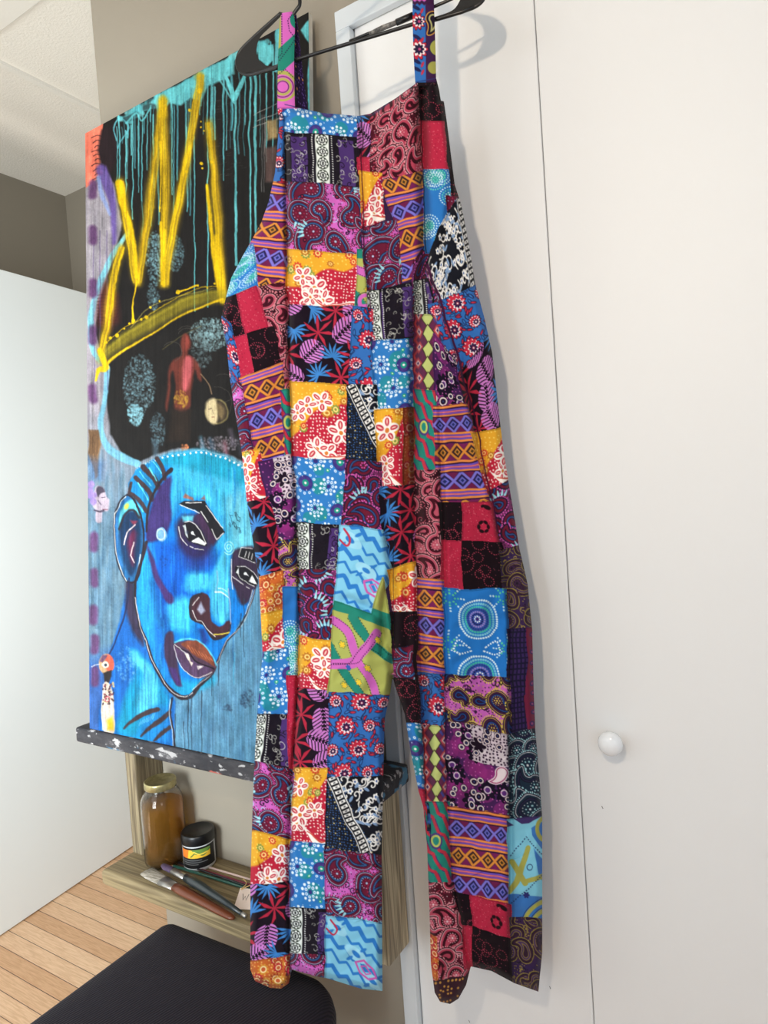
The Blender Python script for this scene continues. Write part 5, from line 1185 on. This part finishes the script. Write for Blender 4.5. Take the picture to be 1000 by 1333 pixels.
# ------------------------------------------------------------------ plastic hanger and the hook it hangs from
M_hang = mat('black_hanger_plastic', (20,19,20), .32)
def hp(x, y, D=.004): return tuple(gpt(float(x), float(y), D))
hg = empty('clothes_hanger', hp(470,-75), 'black plastic hanger with looped ends carrying the patchwork dungarees', 'hanger')
bar = [(322,96),(336,94),(350,90),(388,77),(440,61),(500,43),(536,32),(575,23),(600,16),(618,9)]
tube('bottom_bar', [hp(*p) for p in bar], .0031, M_hang, hg, 10)
def web(name, outer, inner):
    bm = bmesh.new(); o = [np.array(p, float) for p in smooth_pts(outer, 6)]; n = len(o)
    i = smooth_pts(inner, 6); i = [np.array([np.interp(k/(n-1), np.linspace(0,1,len(i)), [q[a] for q in i]) for a in (0,1)]) for k in range(n)]
    L = []
    for dd in (.0015,.0065): L.append([[bm.verts.new(hp(*p, dd)) for p in o], [bm.verts.new(hp(*p, dd)) for p in i]])
    for k in range(n-1):
        bm.faces.new((L[0][0][k], L[0][0][k+1], L[0][1][k+1], L[0][1][k])); bm.faces.new((L[1][0][k+1], L[1][0][k], L[1][1][k], L[1][1][k+1]))
        bm.faces.new((L[0][0][k+1], L[0][0][k], L[1][0][k], L[1][0][k+1])); bm.faces.new((L[0][1][k], L[0][1][k+1], L[1][1][k+1], L[1][1][k]))
    from_bm(name, bm, M_hang, hg)
lo = [(366,17),(350,31),(330,49),(314,65),(309,76),(309,87),(314,94),(322,97),(336,95),(363,88)]
li = [(366,21),(352,35),(340,47),(335,58),(334,68),(336,76),(341,82),(346,85),(352,86),(363,85)]
web('looped_end', lo, li); tube('rim', [hp(*p) for p in smooth_pts(lo, 5)], .0030, M_hang, hg, 8)
ro = [(566,26),(590,19),(608,13),(620,8),(629,0),(632,-12),(626,-26),(612,-36),(590,-42)]
ri = [(566,22),(584,16),(593,10),(599,0),(603,-10),(602,-20),(599,-28),(593,-34),(586,-38)]
web('looped_end', ro, ri); tube('rim', [hp(*p) for p in smooth_pts(ro, 5)], .0030, M_hang, hg, 8)
armL = smooth_pts([(366,18),(370,25),(376,26),(381,20),(386,13),(390,7),(390,-2),(388,-8),(400,-20),(430,-44),(455,-62),(470,-75)], 5)
tube('shoulder_arm', [hp(*p) for p in armL], .0034, M_hang, hg, 8)
armR = smooth_pts([(590,-42),(572,-46),(560,-52),(552,-58),(520,-68),(490,-76),(470,-75)], 5)
tube('shoulder_arm', [hp(*p) for p in armR], .0034, M_hang, hg, 8)
inb = [(455,54),(479,44),(500,37),(520,28),(540,19),(560,11),(583,1),(604,-9)]
tube('inner_bar', [hp(*p, .009) for p in inb], .0026, M_hang, hg, 8)
M_clip = noisy(mat('worn_grey_clip', rough=.4), (60,58,56), (150,146,140), 160)
tube('sliding_clip', [hp(481,44,.0085), hp(498,36.5,.0085), hp(517,29,.0085)], [.0030,.0042,.0038], M_clip, hg, 8); tube('clip_end', [hp(516,29.5,.0085), hp(538,20,.0085)], .0052, M_hang, hg, 8)
top = np.array(hp(470,-75))
hk = [top, top+[0,0,.03]]+[top+np.array([.020*math.cos(a), 0, .052+.020*math.sin(a)])+np.array([-.0,0,0]) for a in np.linspace(-1.2, 3.4, 14)]
tube('hook', [tuple(p) for p in hk], .0021, mat('hook_steel', (150,150,152), .3, Metallic=.9), hg, 8)
hz = top[2]+.070
wh = empty('wall_hook', (top[0], 0, hz), 'white hook on the wall above the closet doors holding the hanger', 'hook')
tube('arm', [(top[0],-.003,hz-.002),(top[0],top[1]-.012,hz-.002),(top[0],top[1]-.022,hz+.012)], .0035, M_trim, wh, 8)
box('plate', top[0]-.015, top[0]+.015, -.005, -.0005, max(hz-.03,2.428), hz+.03, M_trim, wh, .001)

# ------------------------------------------------------------------ light
def area(name, loc, target, size, power, c, sy=None, spread=None):
    l = bpy.data.lights.new(name, 'AREA'); l.energy = power; l.color = c; l.size = size
    if sy: l.shape = 'RECTANGLE'; l.size_y = sy
    if spread: l.spread = spread
    o = bpy.data.objects.new(name, l); col.objects.link(o); o.location = loc
    o.rotation_euler = (Vector(target)-Vector(loc)).to_track_quat('-Z', 'Y').to_euler(); return o
area('ceiling_lamp', (-.20,-1.5,2.12), (-.6,0,1.5), .06, 9.5, (1,.82,.62))
area('window_light', (1.5,-2.6,1.7), (-1.4,0,1.2), .7, 7, (.88,.94,1), 1.1)
area('soft_room_light', (-1.4,-2.8,2.5), (-1.0,0,.8), 1.6, 15, (.95,.97,1), 1.3)
area('far_window_light', (-1.0,-2.9,1.4), (-2.45,.1,1.2), 1.0, 32, (.88,.96,1), 1.6, math.radians(70))
area('floor_bounce', (-2.15,-1.1,.5), (-2.2,.1,2.9), .9, 13, (1,.97,.92), .9, math.radians(100))
w = bpy.data.worlds.new('room_air'); bpy.context.scene.world = w; w.use_nodes = True
w.node_tree.nodes['Background'].inputs[0].default_value = (.74,.87,1,1); w.node_tree.nodes['Background'].inputs[1].default_value = .72

# ------------------------------------------------------------------ camera
cd = bpy.data.cameras.new('camera'); cam = bpy.data.objects.new('camera', cd); col.objects.link(cam)
cd.sensor_fit = 'VERTICAL'; cd.sensor_height = 36; cd.lens = F/1333*36; cd.clip_start = .02
Mx = Matrix.Identity(4)
for i in range(3): Mx[i][0] = CR[i]; Mx[i][1] = CU[i]; Mx[i][2] = -CV_[i]; Mx[i][3] = P0[i]
cam.matrix_world = Mx; bpy.context.scene.camera = cam
vs = bpy.context.scene.view_settings; vs.view_transform = 'Standard'; vs.look = 'None'; vs.exposure = 0; vs.gamma = 1
